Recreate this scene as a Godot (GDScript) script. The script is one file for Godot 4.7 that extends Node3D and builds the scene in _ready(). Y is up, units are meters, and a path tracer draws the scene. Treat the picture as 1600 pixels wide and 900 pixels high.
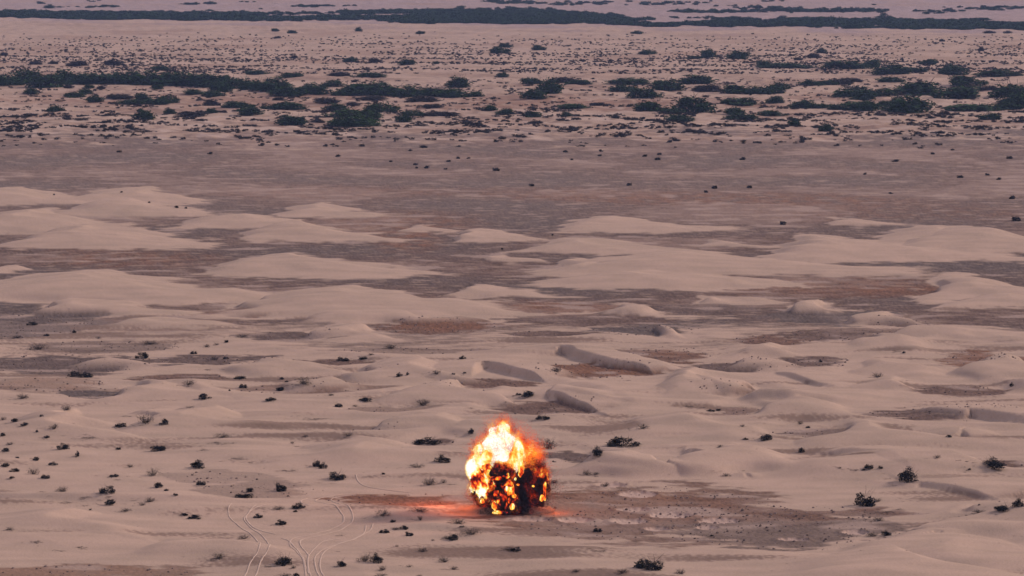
extends Node3D
# Desert plain with low dunes seen from a drone, an explosion among the nearest dunes. x runs right, "distance" runs away from the drone (-z), metres.

# sand dunes: left foot x, right foot x, share of the width where the crest stands, distance of the front foot, depth, height
const DUNES := [
	[-220.0,-142.7,0.45,1354.0,120,3.23], [-172.7,-103.4,0.48,1360.2,108.8,2.29], [-162.1,-89.8,0.33,1303.8,108.6,2.38], [-199.7,-111.6,0.41,1233.7,120,3.47],
	[-159.1,-85.5,0.27,1175.3,120,3.39], [-115.3,-41.6,0.31,1246.5,91.1,2.1], [-89.1,-27.6,0.28,1196.5,113.6,2.69], [-85.2,-32.0,0.33,1303.8,73.8,1.65],
	[-94.5,-12.2,0.34,1075.5,103.6,2.72], [-164.7,-136.8,0.59,1093.3,34.1,0.92], [-169.3,-38.6,0.39,999.5,116.1,3.23], [-127.7,-70.0,0.26,973.3,60.0,1.78],
	[-83.3,29.0,0.35,963.8,107.7,3.12], [-21.6,22.0,0.26,1014.9,49.7,1.43], [-39.1,-10.1,0.35,1236.2,39.9,0.95], [-18.8,16.1,0.22,1203.8,62.8,1.52],
	[-4.6,65.1,0.36,1157.0,74.9,1.87], [10.2,83.1,0.32,1241.4,82.4,1.92], [-10.2,16.2,0.24,1124.2,30.0,0.79], [7.0,67.2,0.22,1091.3,63.5,1.69],
	[-1.7,135.4,0.38,1083.3,102.0,2.67], [0.4,100.2,0.36,1039.7,88.2,2.41], [54.7,95.7,0.26,1182.3,39.9,1.0], [71.5,171.3,0.26,1124.2,120,3.0],
	[103.1,147.0,0.21,1267.7,45.9,1.07], [107.1,178.2,0.44,1182.3,99.9,2.41], [111.4,187.1,0.5,1159.3,120,3.26], [104.4,157.8,0.44,1006.3,101.2,2.83],
	[107.6,158.0,0.49,987.9,54.4,1.6], [45.0,77.9,0.32,1006.3,36.3,1.06], [17.5,60.2,0.29,970.1,47.8,1.43], [67.9,99.7,0.37,971.7,55.0,1.64],
	[82.4,126.7,0.23,942.4,51.7,1.59], [90.2,148.4,0.22,919.1,42.8,1.36], [-58.3,25.6,0.24,954.5,57.7,1.75], [-106.2,-54.1,0.28,943.9,40.8,1.26],
	[-52.9,-21.0,0.4,917.6,46.9,1.49], [30.7,53.2,0.3,914.8,42.4,1.35], [46.0,81.7,0.35,873.0,48.2,1.6], [-125.6,-93.8,0.37,817.6,25.6,0.92],
	[-88.8,-44.6,0.28,799.9,46.9,1.69], [-111.8,-61.3,0.38,850.5,42.1,1.44], [-70.6,-29.2,0.44,843.2,52.2,1.78], [-41.7,3.8,0.43,824.4,67.5,2.32],
	[-59.8,-16.8,0.44,808.6,44.6,1.6], [-29.2,12.7,0.38,787.1,61.4,2.22], [23.9,66.3,0.35,795.6,69.4,2.47], [39.5,82.5,0.39,840.8,44.7,1.54],
	[75.1,105.3,0.37,843.2,41.4,1.43], [76.7,115.0,0.34,891.4,48.3,1.57], [48.5,90.7,0.25,762.7,48.6,1.83], [51.3,109.6,0.32,728.8,45.7,1.8],
	[5.0,51.6,0.31,688.0,51.7,2.14], [15.6,60.9,0.42,736.1,49.4,1.92], [25.0,65.7,0.43,684.8,61.2,2.52], [-32.1,4.2,0.41,737.9,53.9,2.08],
	[-82.6,-42.9,0.51,743.5,60.5,2.31], [-110.5,-68.7,0.48,728.8,69.4,2.68], [-46.7,-2.0,0.41,702.8,48.9,1.99], [57.3,119.7,0.34,607.0,36.4,1.72],
	[39.5,107.7,0.43,592.3,31.1,1.51], [27.0,99.7,0.45,569.8,46.5,2.3], [63.3,108.8,0.52,614.6,57.2,2.61], [-96.4,-50.8,0.43,615.9,37.5,1.74],
	[-65.5,-23.5,0.43,600.8,30.1,1.45], [-25.1,17.3,0.48,737.9,39.9,1.56], [95.5,133.0,0.36,833.7,65.4,2.23], [66.4,99.9,0.48,817.6,35.6,1.27]]
# dunes with a slip face: crest points (x, distance), height, length of the windward slope
const SLIP_DUNES := [
	
	[[[8.8,876.1],[9.0,879.9],[9.3,885.3],[9.8,889.5],[10.6,891.7],[11.5,892.8],[12.7,892.2],[14.2,889.3],[15.9,884.7],[17.7,880.1],[19.6,875.6],[21.6,871.0],[23.6,867.0],[25.4,864.1],[27.2,861.8],[28.8,859.3],[30.1,855.8],[31.2,852.0],[32.3,849.3],[33.7,848.1],[35.1,848.0],[36.1,848.0]],1.72,22],
	[[[-9.4,839.6],[-9.2,843.3],[-9.0,848.6],[-8.6,853.1],[-8.3,856.6],[-7.9,859.4],[-6.9,860.7],[-5.0,860.0],[-2.5,857.7],[0.0,854.4],[2.4,849.8],[4.9,844.1],[7.0,838.4],[8.9,832.3],[10.6,826.2],[11.7,821.8]],1.56,24],
	[[[6.2,799.1],[6.4,801.9],[6.7,805.7],[7.3,808.0],[8.3,807.7],[9.6,806.0],[10.8,803.5],[11.8,800.4],[12.8,796.5],[14.0,792.6],[15.4,788.6],[17.0,784.5],[18.4,780.9],[19.3,778.2],[20.1,776.1],[20.6,774.7]],1.31,26],
	[[[90.5,771.7],[91.1,774.0],[92.0,777.1],[93.1,779.0],[94.5,778.8],[96.0,777.6],[97.7,775.9],[99.4,773.7],[101.3,771.1],[103.3,768.7],[105.7,766.4],[108.3,764.2],[110.2,762.6]],1.56,26],
	[[[54.8,718.4],[56.2,718.3],[58.3,718.1],[60.3,717.5],[62.2,716.3],[64.2,714.7],[65.9,713.0],[67.4,711.6],[68.8,710.0],[69.8,707.8],[70.6,704.4],[71.2,700.4],[71.7,696.7],[72.1,693.8],[72.4,691.3],[72.8,689.3],[73.6,687.8],[74.5,686.7],[75.2,686.0]],1.8,26],
	[[[71.1,677.3],[71.6,678.7],[72.3,680.6],[73.3,681.2],[74.7,679.7],[76.4,676.9],[77.9,674.2],[79.2,672.0],[80.3,670.0],[81.5,668.0],[82.5,665.8],[83.5,663.6],[84.9,661.9],[87.1,660.8],[89.7,660.1],[91.6,659.7]],0.98,28],
	[[[64.2,610.8],[64.8,612.4],[65.6,614.6],[66.5,616.6],[67.5,618.1],[68.7,619.3],[69.6,619.9],[70.2,619.6],[70.4,618.6],[70.7,617.3],[71.0,615.3],[71.3,613.0],[71.5,611.4]],1.15,16],
	[[[65.5,749.3],[65.8,751.0],[66.2,753.3],[66.7,755.1],[67.2,755.9],[67.7,756.2],[68.6,756.1],[70.1,755.3],[71.9,754.1],[73.1,753.2]],0.74,14],
	[[[84.4,736.5],[85.5,740.3],[86.9,745.5],[88.1,748.7],[88.5,748.4],[88.7,746.0],[88.9,743.0],[89.1,739.3],[89.4,735.0],[89.5,731.9]],1.07,10],
	[[[29.8,720.1],[31.0,720.2],[32.8,720.1],[34.5,719.2],[35.8,717.3],[37.1,714.5],[38.3,711.3],[39.5,707.2],[40.6,702.6],[41.4,699.4]],1.07,22],
	[[[57.0,857.6],[58.3,853.8],[60.2,848.4],[62.2,842.8],[64.1,837.0],[66.1,831.0],[67.9,826.2],[69.9,823.2],[71.7,821.5],[73.0,820.4]],0.9,22],
	[[[42.6,687.7],[42.4,688.9],[42.2,690.6],[42.2,691.8],[42.6,692.1],[43.1,691.8],[43.6,691.0],[43.9,689.0],[44.2,686.4],[44.4,684.5]],0.74,8],
	[[[7.2,812.2],[8.1,815.1],[9.3,819.3],[10.5,823.6],[11.9,827.9],[13.3,832.2],[14.3,835.3]],0.66,14],
	[[[-87.2,812.2],[-86.4,817.7],[-85.1,825.2],[-83.6,830.5],[-81.9,831.5],[-80.0,830.4],[-78.6,829.4]],0.66,20],
	[[[-57.0,945.2],[-55.2,941.2],[-52.6,935.6],[-49.9,930.3],[-46.9,925.7],[-43.8,921.6],[-41.6,918.7]],0.66,20],
	[[[-78.7,781.3],[-77.3,780.7],[-75.3,779.7],[-73.1,777.1],[-70.3,771.5],[-67.2,764.2],[-65.0,759.0]],0.74,16],
	[[[-20.3,754.8],[-21.6,755.8],[-23.4,757.3],[-25.5,758.7],[-28.0,760.2],[-30.7,761.6],[-32.7,762.6]],0.01,16],
	[[[-28.3,802.2],[-28.2,804.4],[-28.1,807.4],[-27.8,808.8],[-27.3,807.0],[-26.6,803.6],[-26.1,801.1]],0.66,6]]
# hollows between the dunes where the gravel floor lies bare: x, distance, half width, half depth, share of red gravel, bareness
const HOLLOWS := [
	[-18.3,951.5,17.9,16.8,0.6,1.0], [-53.8,930.6,13.3,10.2,0.2,1.0], [-122.1,959.2,17.7,34.1,0.0,1.0], [-100.9,871.7,21.9,21.8,0.1,1.0], [-46.9,873.0,13.9,7.7,0.4,1.0],
	[-69.4,880.8,16.2,10.5,0.2,1.0], [21.1,970.1,24.4,17.4,0.3,1.0], [33.3,945.4,14.3,13.6,0.0,1.0], [36.6,890.1,12.7,18.7,0.6,1.0], [17.2,856.6,16.1,16.1,0.7,1.0],
	[52.9,864.1,13.8,10.1,0.2,1.0], [47.3,816.4,9.6,9.0,0.5,1.0], [47.5,786.1,5.5,6.3,0.5,1.0], [79.3,976.5,15.5,22.5,0.0,1.0], [79.8,933.5,17.2,14.7,0.3,1.0],
	[63.4,921.9,10.8,11.5,0.6,1.0], [69.0,875.6,11.0,10.4,0.3,1.0], [109.7,878.2,11.0,20.8,1.0,1.0], [96.5,821.0,10.3,9.1,0.4,1.0], [88.0,781.9,16.4,12.4,0.3,1.0],
	[58.8,752.0,7.8,7.7,0.3,1.0], [-2.8,834.9,10.9,10.6,0.5,1.0], [8.0,791.3,11.7,13.8,0.4,1.0], [9.2,719.0,5.1,8.8,0.2,1.0], [21.8,648.6,28.4,33.0,0.6,0.9],
	[46.8,631.2,21.3,23.1,0.1,0.85], [-20.1,663.9,13.2,8.2,1.0,1.0], [-69.3,587.0,20.8,8.8,0.9,0.7], [-45.6,823.3,15.2,10.3,0.5,0.7], [-26.4,787.1,7.9,6.3,0.4,0.6],
	[90.7,709.5,8.4,6.8,0.4,1.0], [83.8,646.4,6.5,4.3,0.5,1.0], [-101.8,831.4,14.0,14.0,0.5,0.5], [-89.1,816.4,10.3,9.0,0.0,1.0], [-45.4,674.6,12.5,9.3,0.35,0.45],
	[-64.5,987.9,14.9,14.8,0.7,1.0], [-18.8,1021.9,9.9,12.3,0.5,1.0], [13.4,999.5,15.1,13.5,0.7,1.0], [92.6,1043.4,34.9,16.5,0.6,1.0], [-72.2,843.2,14.1,7.2,0.5,1.0],
	[38.2,648.6,28.4,10.0,0.6,1.0], [-13.7,817.6,8.2,7.9,0.4,0.7], [-24.1,896.8,16.5,6.8,0.3,0.6], [-54.6,690.4,11.6,8.1,0.25,0.35], [7.8,936.5,9.4,7.4,0.3,1.0],
	[64.4,648.6,5.5,3.6,0.4,1.0], [-30.0,851.7,5.7,4.9,0.4,1.0], [50.1,996.2,18.4,13.4,0.2,1.0], [0.0,670.7,7.9,9.2,0.8,1.0], [99.6,959.2,11.3,7.7,0.3,1.0],
	[-97.4,907.8,19.8,13.9,0.1,0.7], [-13.6,737.9,6.2,4.6,0.3,1.0], [-26.6,754.9,7.6,3.9,0.2,1.0]]
# ground of redder gravel: x, distance, half width, half depth, strength
const RED_GROUND := [
	[106.9,873.0,8.8,18.0,1.0], [-99.6,836.1,15.4,14.2,0.9], [70.1,1398.4,77.1,39.3,1.0], [-38.5,1278.6,34.2,65.9,0.7], [-114.8,1143.7,30.6,35.2,0.6],
	[-32.2,1203.8,12.1,43.8,0.9], [-17.6,954.5,12.8,13.8,0.8], [23.1,861.6,15.9,12.5,1.0], [39.0,894.1,9.0,10.8,0.8], [-17.8,662.4,16.7,13.4,1.3], [6.6,655.8,18.8,22.0,1.2],
	[22.1,655.8,19.9,22.0,0.55], [-71.4,588.1,19.8,8.3,1.0], [133.9,1335.9,58.0,59.9,0.5], [8.4,999.5,18.4,23.6,0.9], [97.8,1062.0,39.1,26.6,0.6],
	[-135.3,1189.3,31.8,23.7,0.4], [76.4,648.6,13.1,11.4,0.4], [-44.3,825.6,15.2,16.1,0.5], [-86.1,2152.7,179.4,124.0,0.8], [70.5,2114.8,91.6,89.6,0.9],
	[184.7,2216.3,33.2,65.5,0.9], [-281.3,2192.0,58.4,64.1,0.8], [4.8,1432.0,47.8,34.3,0.5], [-71.8,1432.0,47.8,41.2,0.5], [-39.5,670.7,10.2,9.2,0.5]]
# old pits filled with pale sand: x, distance, half width, half depth
const PITS := [
	[27.0,646.4,3.5,3.6], [22.0,670.0,3.5,4.2], [10.6,640.8,3.0,3.5], [3.2,640.8,3.6,2.8], [20.9,652.9,2.9,2.5], [19.8,639.4,3.0,3.5], [24.1,631.2,2.1,2.4],
	[35.1,640.1,3.7,3.1], [32.4,632.5,1.9,2.4], [17.8,680.8,2.7,2.8], [45.9,619.8,2.5,2.0], [56.5,626.4,2.1,2.7]]
# wheel ruts (x, distance)
const RUTS := [
	[[-41.16,581.15],[-40.9,594.1],[-40.28,603.27],[-40.67,612.33],[-42.26,621.8],[-44.37,630.0],[-47.21,640.09],[-48.37,648.56],[-48.35,655.79]],
	[[-39.49,581.15],[-39.29,595.61],[-38.75,604.64],[-39.1,612.33],[-40.75,621.8],[-42.81,630.0],[-45.07,640.09],[-44.55,648.56],[-41.9,655.06]],
	[[-31.53,580.57],[-32.29,591.11],[-33.38,600.18],[-35.15,609.22],[-36.01,615.48],[-35.54,620.48],[-33.13,623.45],[-30.8,628.45],[-28.56,635.24],[-28.42,641.76],[-29.74,650.71],[-31.64,657.26],[-34.04,660.95],[-33.6,665.43],[-30.1,669.98],[-27.12,671.51]],
	[[-30.74,580.57],[-31.88,592.9],[-32.24,601.6],[-33.39,609.22],[-34.36,615.48],[-34.02,619.44],[-31.09,623.45],[-28.61,629.12],[-26.91,636.62],[-27.01,644.3],[-27.99,652.16],[-30.22,660.21],[-31.62,663.93],[-30.34,667.7],[-27.48,669.22]],
	[[-29.47,580.57],[-30.59,591.11],[-31.08,598.59],[-30.76,606.39],[-29.51,612.33],[-26.93,617.22],[-25.14,621.8],[-23.52,629.12],[-23.24,635.93]],
	[[-28.78,580.57],[-29.9,591.11],[-30.11,598.59],[-29.99,606.39],[-28.59,614.0],[-26.29,619.18],[-24.53,625.11],[-24.31,633.19]],
	[[-31.32,584.04],[-32.03,595.61],[-32.14,604.51],[-31.38,614.0],[-30.11,618.52],[-27.91,620.48]],
	[[-38.88,623.78],[-41.28,628.45],[-43.91,635.93],[-45.02,644.3],[-44.01,653.61]], [[-37.59,619.83],[-36.19,617.22],[-34.61,609.53],[-32.81,597.13],[-31.96,588.74]],
	[[-28.37,691.21],[-27.65,684.78],[-26.09,680.04],[-22.75,676.13],[-18.12,673.04]], [[-35.8,664.68],[-36.63,659.47],[-34.99,653.61]]]
# shrubs on the near sand: x, distance, width, height, kind (d leafy, s sparse, t twigs), label, group
const NEAR_SHRUBS := [
	
	[-85.2,722.3,2.43,1.22,"d","medium-sized dark leafy shrub on the sand slope left of the fireball, first from left","leafy shrubs on the sand slope left of the fireball"],
	[-67.2,723.8,3.17,1.34,"d","large dark leafy shrub on the sand slope left of the fireball, first from left","leafy shrubs on the sand slope left of the fireball"],
	[-58.0,702.6,3.08,1.54,"d","large dark leafy shrub on the sand slope left of the fireball, second from left","leafy shrubs on the sand slope left of the fireball"],
	[-81.6,714.8,0.96,1.08,"d","small dark leafy shrub on the sand slope left of the fireball, fifth from left","leafy shrubs on the sand slope left of the fireball"],
	[-75.0,725.8,1.22,0.61,"d","dark leafy shrub on the sand slope left of the fireball, eighth from left","leafy shrubs on the sand slope left of the fireball"],
	[-96.0,722.7,1.7,0.73,"d","dark leafy shrub on the sand slope left of the fireball, second from left","leafy shrubs on the sand slope left of the fireball"],
	[-96.4,731.0,1.72,0.61,"s","sparse grey shrub on the sand slope left of the fireball, first from left","sparse shrubs on the sand slope left of the fireball"],
	[-92.5,711.8,0.72,0.36,"d","small dark leafy shrub on the sand slope left of the fireball, third from left","leafy shrubs on the sand slope left of the fireball"],
	[-88.8,710.9,1.32,0.72,"d","dark leafy shrub on the sand slope left of the fireball, fourth from left","leafy shrubs on the sand slope left of the fireball"],
	[-85.0,705.1,1.54,0.71,"d","dark leafy shrub on the sand slope left of the fireball, sixth from left","leafy shrubs on the sand slope left of the fireball"],
	[-93.4,702.4,1.66,0.71,"d","dark leafy shrub on the sand slope left of the fireball, first from left","leafy shrubs on the sand slope left of the fireball"],
	[-90.7,693.5,1.75,0.7,"d","dark leafy shrub on the sand slope left of the fireball, third from left","leafy shrubs on the sand slope left of the fireball"],
	[-86.8,690.2,2.09,1.39,"s","medium-sized sparse grey shrub on the sand slope left of the fireball, first from left","sparse shrubs on the sand slope left of the fireball"],
	[-83.9,685.1,1.62,0.81,"d","dark leafy shrub on the sand slope left of the fireball, fifth from left","leafy shrubs on the sand slope left of the fireball"],
	[-90.0,685.0,0.92,0.46,"d","small dark leafy shrub on the sand slope left of the fireball, second from left","leafy shrubs on the sand slope left of the fireball"],
	[-79.5,672.5,2.27,1.02,"s","medium-sized sparse grey shrub on the near sand at lower left, first from left","sparse shrubs on the near sand at lower left"],
	[-82.4,666.9,1.12,0.45,"t","flat twig heap on the near sand at lower left, first from left","twig heaps on the near sand at lower left"],
	[-70.5,663.0,2.46,1.45,"d","medium-sized dark leafy shrub on the near sand at lower left, first from left","leafy shrubs on the near sand at lower left"],
	[-69.3,656.9,1.99,1.0,"d","medium-sized dark leafy shrub on the near sand at lower left, second from left","leafy shrubs on the near sand at lower left"],
	[-65.0,689.8,2.21,1.51,"s","medium-sized sparse grey shrub on the sand slope left of the fireball, second from left","sparse shrubs on the sand slope left of the fireball"],
	[-70.6,703.2,1.3,0.71,"s","sparse grey shrub on the sand slope left of the fireball, second from left","sparse shrubs on the sand slope left of the fireball"],
	[-71.9,687.6,1.62,0.58,"d","dark leafy shrub on the sand slope left of the fireball, seventh from left","leafy shrubs on the sand slope left of the fireball"],
	[-70.8,684.2,1.38,0.35,"t","flat twig heap on the sand slope left of the fireball, first from left","twig heaps on the sand slope left of the fireball"],
	[-62.9,675.6,1.82,1.02,"d","dark leafy shrub on the near sand at lower left, first from left","leafy shrubs on the near sand at lower left"],
	[-60.6,668.5,1.01,0.45,"d","small dark leafy shrub on the near sand at lower left, second from left","leafy shrubs on the near sand at lower left"],
	[-58.5,661.0,0.78,0.45,"d","small dark leafy shrub on the near sand at lower left, third from left","leafy shrubs on the near sand at lower left"],
	[-55.5,680.3,1.72,1.03,"d","dark leafy shrub on the sand slope left of the fireball, ninth from left","leafy shrubs on the sand slope left of the fireball"],
	[-62.7,658.1,2.22,1.0,"s","medium-sized sparse grey shrub on the near sand at lower left, third from left","sparse shrubs on the near sand at lower left"],
	[-63.7,654.3,1.32,0.66,"s","sparse grey shrub on the near sand at lower left, second from left","sparse shrubs on the near sand at lower left"],
	[-65.8,647.4,1.97,0.66,"s","medium-sized sparse grey shrub on the near sand at lower left, second from left","sparse shrubs on the near sand at lower left"],
	[-74.0,661.1,1.56,0.56,"t","flat twig heap on the near sand at lower left, fifth from left","twig heaps on the near sand at lower left"],
	[-77.5,658.1,2.22,0.44,"t","medium-sized flat twig heap on the near sand at lower left, second from left","twig heaps on the near sand at lower left"],
	[-72.1,649.8,0.55,0.33,"d","small dark leafy shrub on the near sand at lower left, first from left","leafy shrubs on the near sand at lower left"],
	[-73.7,655.9,1.33,0.33,"t","flat twig heap on the near sand at lower left, fourth from left","twig heaps on the near sand at lower left"],
	[-53.5,641.9,2.38,0.65,"d","medium-sized dark leafy shrub on the near sand at lower left, third from left","leafy shrubs on the near sand at lower left"],
	[-55.7,643.9,1.52,0.43,"d","dark leafy shrub on the near sand at lower left, second from left","leafy shrubs on the near sand at lower left"],
	[-46.2,671.4,1.58,1.02,"d","dark leafy shrub on the near sand at lower left, third from left","leafy shrubs on the near sand at lower left"],
	[-47.1,666.1,3.59,0.9,"d","large dark leafy shrub on the near sand at lower left","leafy shrubs on the near sand at lower left"],
	[-46.2,598.6,2.12,1.11,"s","medium-sized sparse grey shrub on the near sand at lower left, fourth from left","sparse shrubs on the near sand at lower left"],
	[-43.7,619.7,1.78,0.73,"s","medium-sized sparse grey shrub on the near sand at lower left, fifth from left","sparse shrubs on the near sand at lower left"],
	[-82.5,624.5,1.48,0.53,"s","sparse grey shrub on the near sand at lower left, first from left","sparse shrubs on the near sand at lower left"],
	[-76.6,613.5,1.86,0.52,"t","medium-sized flat twig heap on the near sand at lower left, first from left","twig heaps on the near sand at lower left"],
	[-68.9,610.1,1.44,0.41,"t","flat twig heap on the near sand at lower left, third from left","twig heaps on the near sand at lower left"],
	[-72.2,607.7,1.03,0.31,"t","flat twig heap on the near sand at lower left, second from left","twig heaps on the near sand at lower left"],
	[-56.5,741.1,3.49,1.0,"s","large sparse grey shrub on the sand slope left of the fireball, first from left","sparse shrubs on the sand slope left of the fireball"],
	[-55.7,732.0,4.19,0.37,"t","large flat twig heap on the sand slope left of the fireball, second from left","twig heaps on the sand slope left of the fireball"],
	[-58.0,722.0,1.94,0.61,"t","flat twig heap on the sand slope left of the fireball, second from left","twig heaps on the sand slope left of the fireball"],
	[-50.8,712.8,2.64,0.6,"t","medium-sized flat twig heap on the sand slope left of the fireball","twig heaps on the sand slope left of the fireball"],
	[-48.5,710.0,1.43,0.48,"t","flat twig heap on the sand slope left of the fireball, third from left","twig heaps on the sand slope left of the fireball"],
	[-38.6,635.7,1.93,0.86,"d","medium-sized dark leafy shrub on the sand in front of the fireball, second from left","leafy shrubs on the sand in front of the fireball"],
	[-42.8,642.1,1.62,0.76,"d","dark leafy shrub on the sand in front of the fireball, first from left","leafy shrubs on the sand in front of the fireball"],
	[-36.6,651.6,2.09,0.99,"d","medium-sized dark leafy shrub on the sand in front of the fireball, third from left","leafy shrubs on the sand in front of the fireball"],
	[-40.0,650.1,1.97,0.66,"s","medium-sized sparse grey shrub on the sand in front of the fireball, first from left","sparse shrubs on the sand in front of the fireball"],
	[-37.0,648.8,0.77,0.33,"d","small dark leafy shrub on the sand in front of the fireball, first from left","leafy shrubs on the sand in front of the fireball"],
	[-41.1,673.1,2.27,1.59,"d","medium-sized dark leafy shrub on the sand in front of the fireball, first from left","leafy shrubs on the sand in front of the fireball"],
	[-31.7,687.6,3.24,1.39,"d","large dark leafy shrub on the sand slope left of the fireball, third from left","leafy shrubs on the sand slope left of the fireball"],
	[-36.1,703.7,1.54,1.42,"d","dark leafy shrub on the sand slope left of the fireball, tenth from left","leafy shrubs on the sand slope left of the fireball"],
	[-34.8,701.6,1.54,1.18,"d","dark leafy shrub on the sand slope left of the fireball, eleventh from left","leafy shrubs on the sand slope left of the fireball"],
	[-40.9,699.3,3.06,0.59,"t","large flat twig heap on the sand slope left of the fireball, third from left","twig heaps on the sand slope left of the fireball"],
	[-13.0,708.1,2.74,1.43,"d","medium-sized dark leafy shrub on the sand slope left of the fireball, second from left","leafy shrubs on the sand slope left of the fireball"],
	[-16.3,736.1,4.7,1.36,"d","large dark leafy shrub on the sand slope left of the fireball, fourth from left","leafy shrubs on the sand slope left of the fireball"],
	[-17.5,699.0,3.3,0.71,"s","large sparse grey shrub on the sand slope left of the fireball, second from left","sparse shrubs on the sand slope left of the fireball"],
	[-31.8,742.4,2.12,0.75,"s","medium-sized sparse grey shrub on the sand slope left of the fireball, third from left","sparse shrubs on the sand slope left of the fireball"],
	[-42.3,733.5,0.99,0.49,"s","small sparse grey shrub on the sand slope left of the fireball, first from left","sparse shrubs on the sand slope left of the fireball"],
	[-41.1,729.4,1.35,0.37,"t","flat twig heap on the sand slope left of the fireball, fourth from left","twig heaps on the sand slope left of the fireball"],
	[-40.3,742.5,1.12,0.62,"s","small sparse grey shrub on the sand slope left of the fireball, second from left","sparse shrubs on the sand slope left of the fireball"],
	[-23.5,690.8,0.93,0.35,"d","small dark leafy shrub on the sand slope left of the fireball, sixth from left","leafy shrubs on the sand slope left of the fireball"],
	[-25.8,688.8,1.28,0.23,"t","flat twig heap on the sand slope left of the fireball, fifth from left","twig heaps on the sand slope left of the fireball"],
	[-14.8,681.1,2.75,1.61,"s","large sparse grey shrub on the sand slope left of the fireball, third from left","sparse shrubs on the sand slope left of the fireball"],
	[-12.3,682.3,1.15,0.92,"s","sparse grey shrub on the sand slope left of the fireball, third from left","sparse shrubs on the sand slope left of the fireball"],
	[-10.8,680.7,1.38,0.46,"t","flat twig heap on the sand slope left of the fireball, sixth from left","twig heaps on the sand slope left of the fireball"],
	[-21.9,642.2,2.49,1.3,"s","medium-sized sparse grey shrub on the sand in front of the fireball, fourth from left","sparse shrubs on the sand in front of the fireball"],
	[-15.8,647.2,3.27,0.76,"s","large sparse grey shrub on the sand in front of the fireball, second from left","sparse shrubs on the sand in front of the fireball"],
	[-19.9,637.8,1.08,0.54,"d","dark leafy shrub on the sand in front of the fireball, fourth from left","leafy shrubs on the sand in front of the fireball"],
	[-15.4,639.6,1.08,0.97,"s","sparse grey shrub on the sand in front of the fireball, sixth from left","sparse shrubs on the sand in front of the fireball"],
	[-21.1,626.2,1.59,0.74,"d","dark leafy shrub on the sand in front of the fireball, third from left","leafy shrubs on the sand in front of the fireball"],
	[-18.0,630.2,1.38,0.74,"d","dark leafy shrub on the sand in front of the fireball, fifth from left","leafy shrubs on the sand in front of the fireball"],
	[-19.3,630.0,1.7,0.43,"s","sparse grey shrub on the sand in front of the fireball, third from left","sparse shrubs on the sand in front of the fireball"],
	[-17.0,623.2,1.58,0.74,"d","dark leafy shrub on the sand in front of the fireball, sixth from left","leafy shrubs on the sand in front of the fireball"],
	[-9.2,634.1,3.0,1.07,"s","large sparse grey shrub on the sand in front of the fireball, third from left","sparse shrubs on the sand in front of the fireball"],
	[-8.3,630.6,0.74,0.32,"d","small dark leafy shrub on the sand in front of the fireball, second from left","leafy shrubs on the sand in front of the fireball"],
	[-6.8,623.0,3.79,1.05,"s","large sparse grey shrub on the sand in front of the fireball, fourth from left","sparse shrubs on the sand in front of the fireball"],
	[-9.5,618.6,1.88,1.04,"d","medium-sized dark leafy shrub on the sand in front of the fireball, sixth from left","leafy shrubs on the sand in front of the fireball"],
	[-10.7,619.9,1.88,0.52,"s","medium-sized sparse grey shrub on the sand in front of the fireball, seventh from left","sparse shrubs on the sand in front of the fireball"],
	[-12.9,617.8,0.63,0.31,"s","small sparse grey shrub on the sand in front of the fireball, second from left","sparse shrubs on the sand in front of the fireball"],
	[-18.6,612.5,0.62,0.31,"s","small sparse grey shrub on the sand in front of the fireball, first from left","sparse shrubs on the sand in front of the fireball"],
	[-14.3,607.6,1.85,0.82,"s","medium-sized sparse grey shrub on the sand in front of the fireball, fifth from left","sparse shrubs on the sand in front of the fireball"],
	[-21.3,595.0,2.01,1.51,"d","medium-sized dark leafy shrub on the sand in front of the fireball, fifth from left","leafy shrubs on the sand in front of the fireball"],
	[-23.1,595.8,2.42,1.31,"s","large sparse grey shrub on the sand in front of the fireball, first from left","sparse shrubs on the sand in front of the fireball"],
	[-26.8,591.0,1.7,1.1,"d","medium-sized dark leafy shrub on the sand in front of the fireball, fourth from left","leafy shrubs on the sand in front of the fireball"],
	[-35.6,592.5,2.5,1.6,"d","large dark leafy shrub on the sand in front of the fireball","leafy shrubs on the sand in front of the fireball"],
	[-34.0,589.9,1.0,0.6,"s","sparse grey shrub on the sand in front of the fireball, first from left","sparse shrubs on the sand in front of the fireball"],
	[-37.9,590.8,1.4,0.4,"t","flat twig heap on the sand in front of the fireball, first from left","twig heaps on the sand in front of the fireball"],
	[-28.3,623.0,1.47,0.32,"t","flat twig heap on the sand in front of the fireball, second from left","twig heaps on the sand in front of the fireball"],
	[-27.8,606.9,0.72,0.31,"t","small flat twig heap on the sand in front of the fireball","twig heaps on the sand in front of the fireball"],
	[-10.6,597.7,2.12,0.91,"s","medium-sized sparse grey shrub on the sand in front of the fireball, sixth from left","sparse shrubs on the sand in front of the fireball"],
	[-15.9,590.0,1.0,0.4,"s","sparse grey shrub on the sand in front of the fireball, fourth from left","sparse shrubs on the sand in front of the fireball"],
	[-20.0,587.1,1.49,0.79,"s","sparse grey shrub on the sand in front of the fireball, second from left","sparse shrubs on the sand in front of the fireball"],
	[-9.1,589.5,1.49,0.6,"s","sparse grey shrub on the sand in front of the fireball, seventh from left","sparse shrubs on the sand in front of the fireball"],
	[-0.6,606.3,1.74,0.72,"s","medium-sized sparse grey shrub on the sand in front of the fireball, eighth from left","sparse shrubs on the sand in front of the fireball"],
	[-33.1,581.1,1.18,0.59,"d","dark leafy shrub on the sand in front of the fireball, second from left","leafy shrubs on the sand in front of the fireball"],
	[-34.8,581.4,2.16,0.59,"s","medium-sized sparse grey shrub on the sand in front of the fireball, second from left","sparse shrubs on the sand in front of the fireball"],
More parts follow.
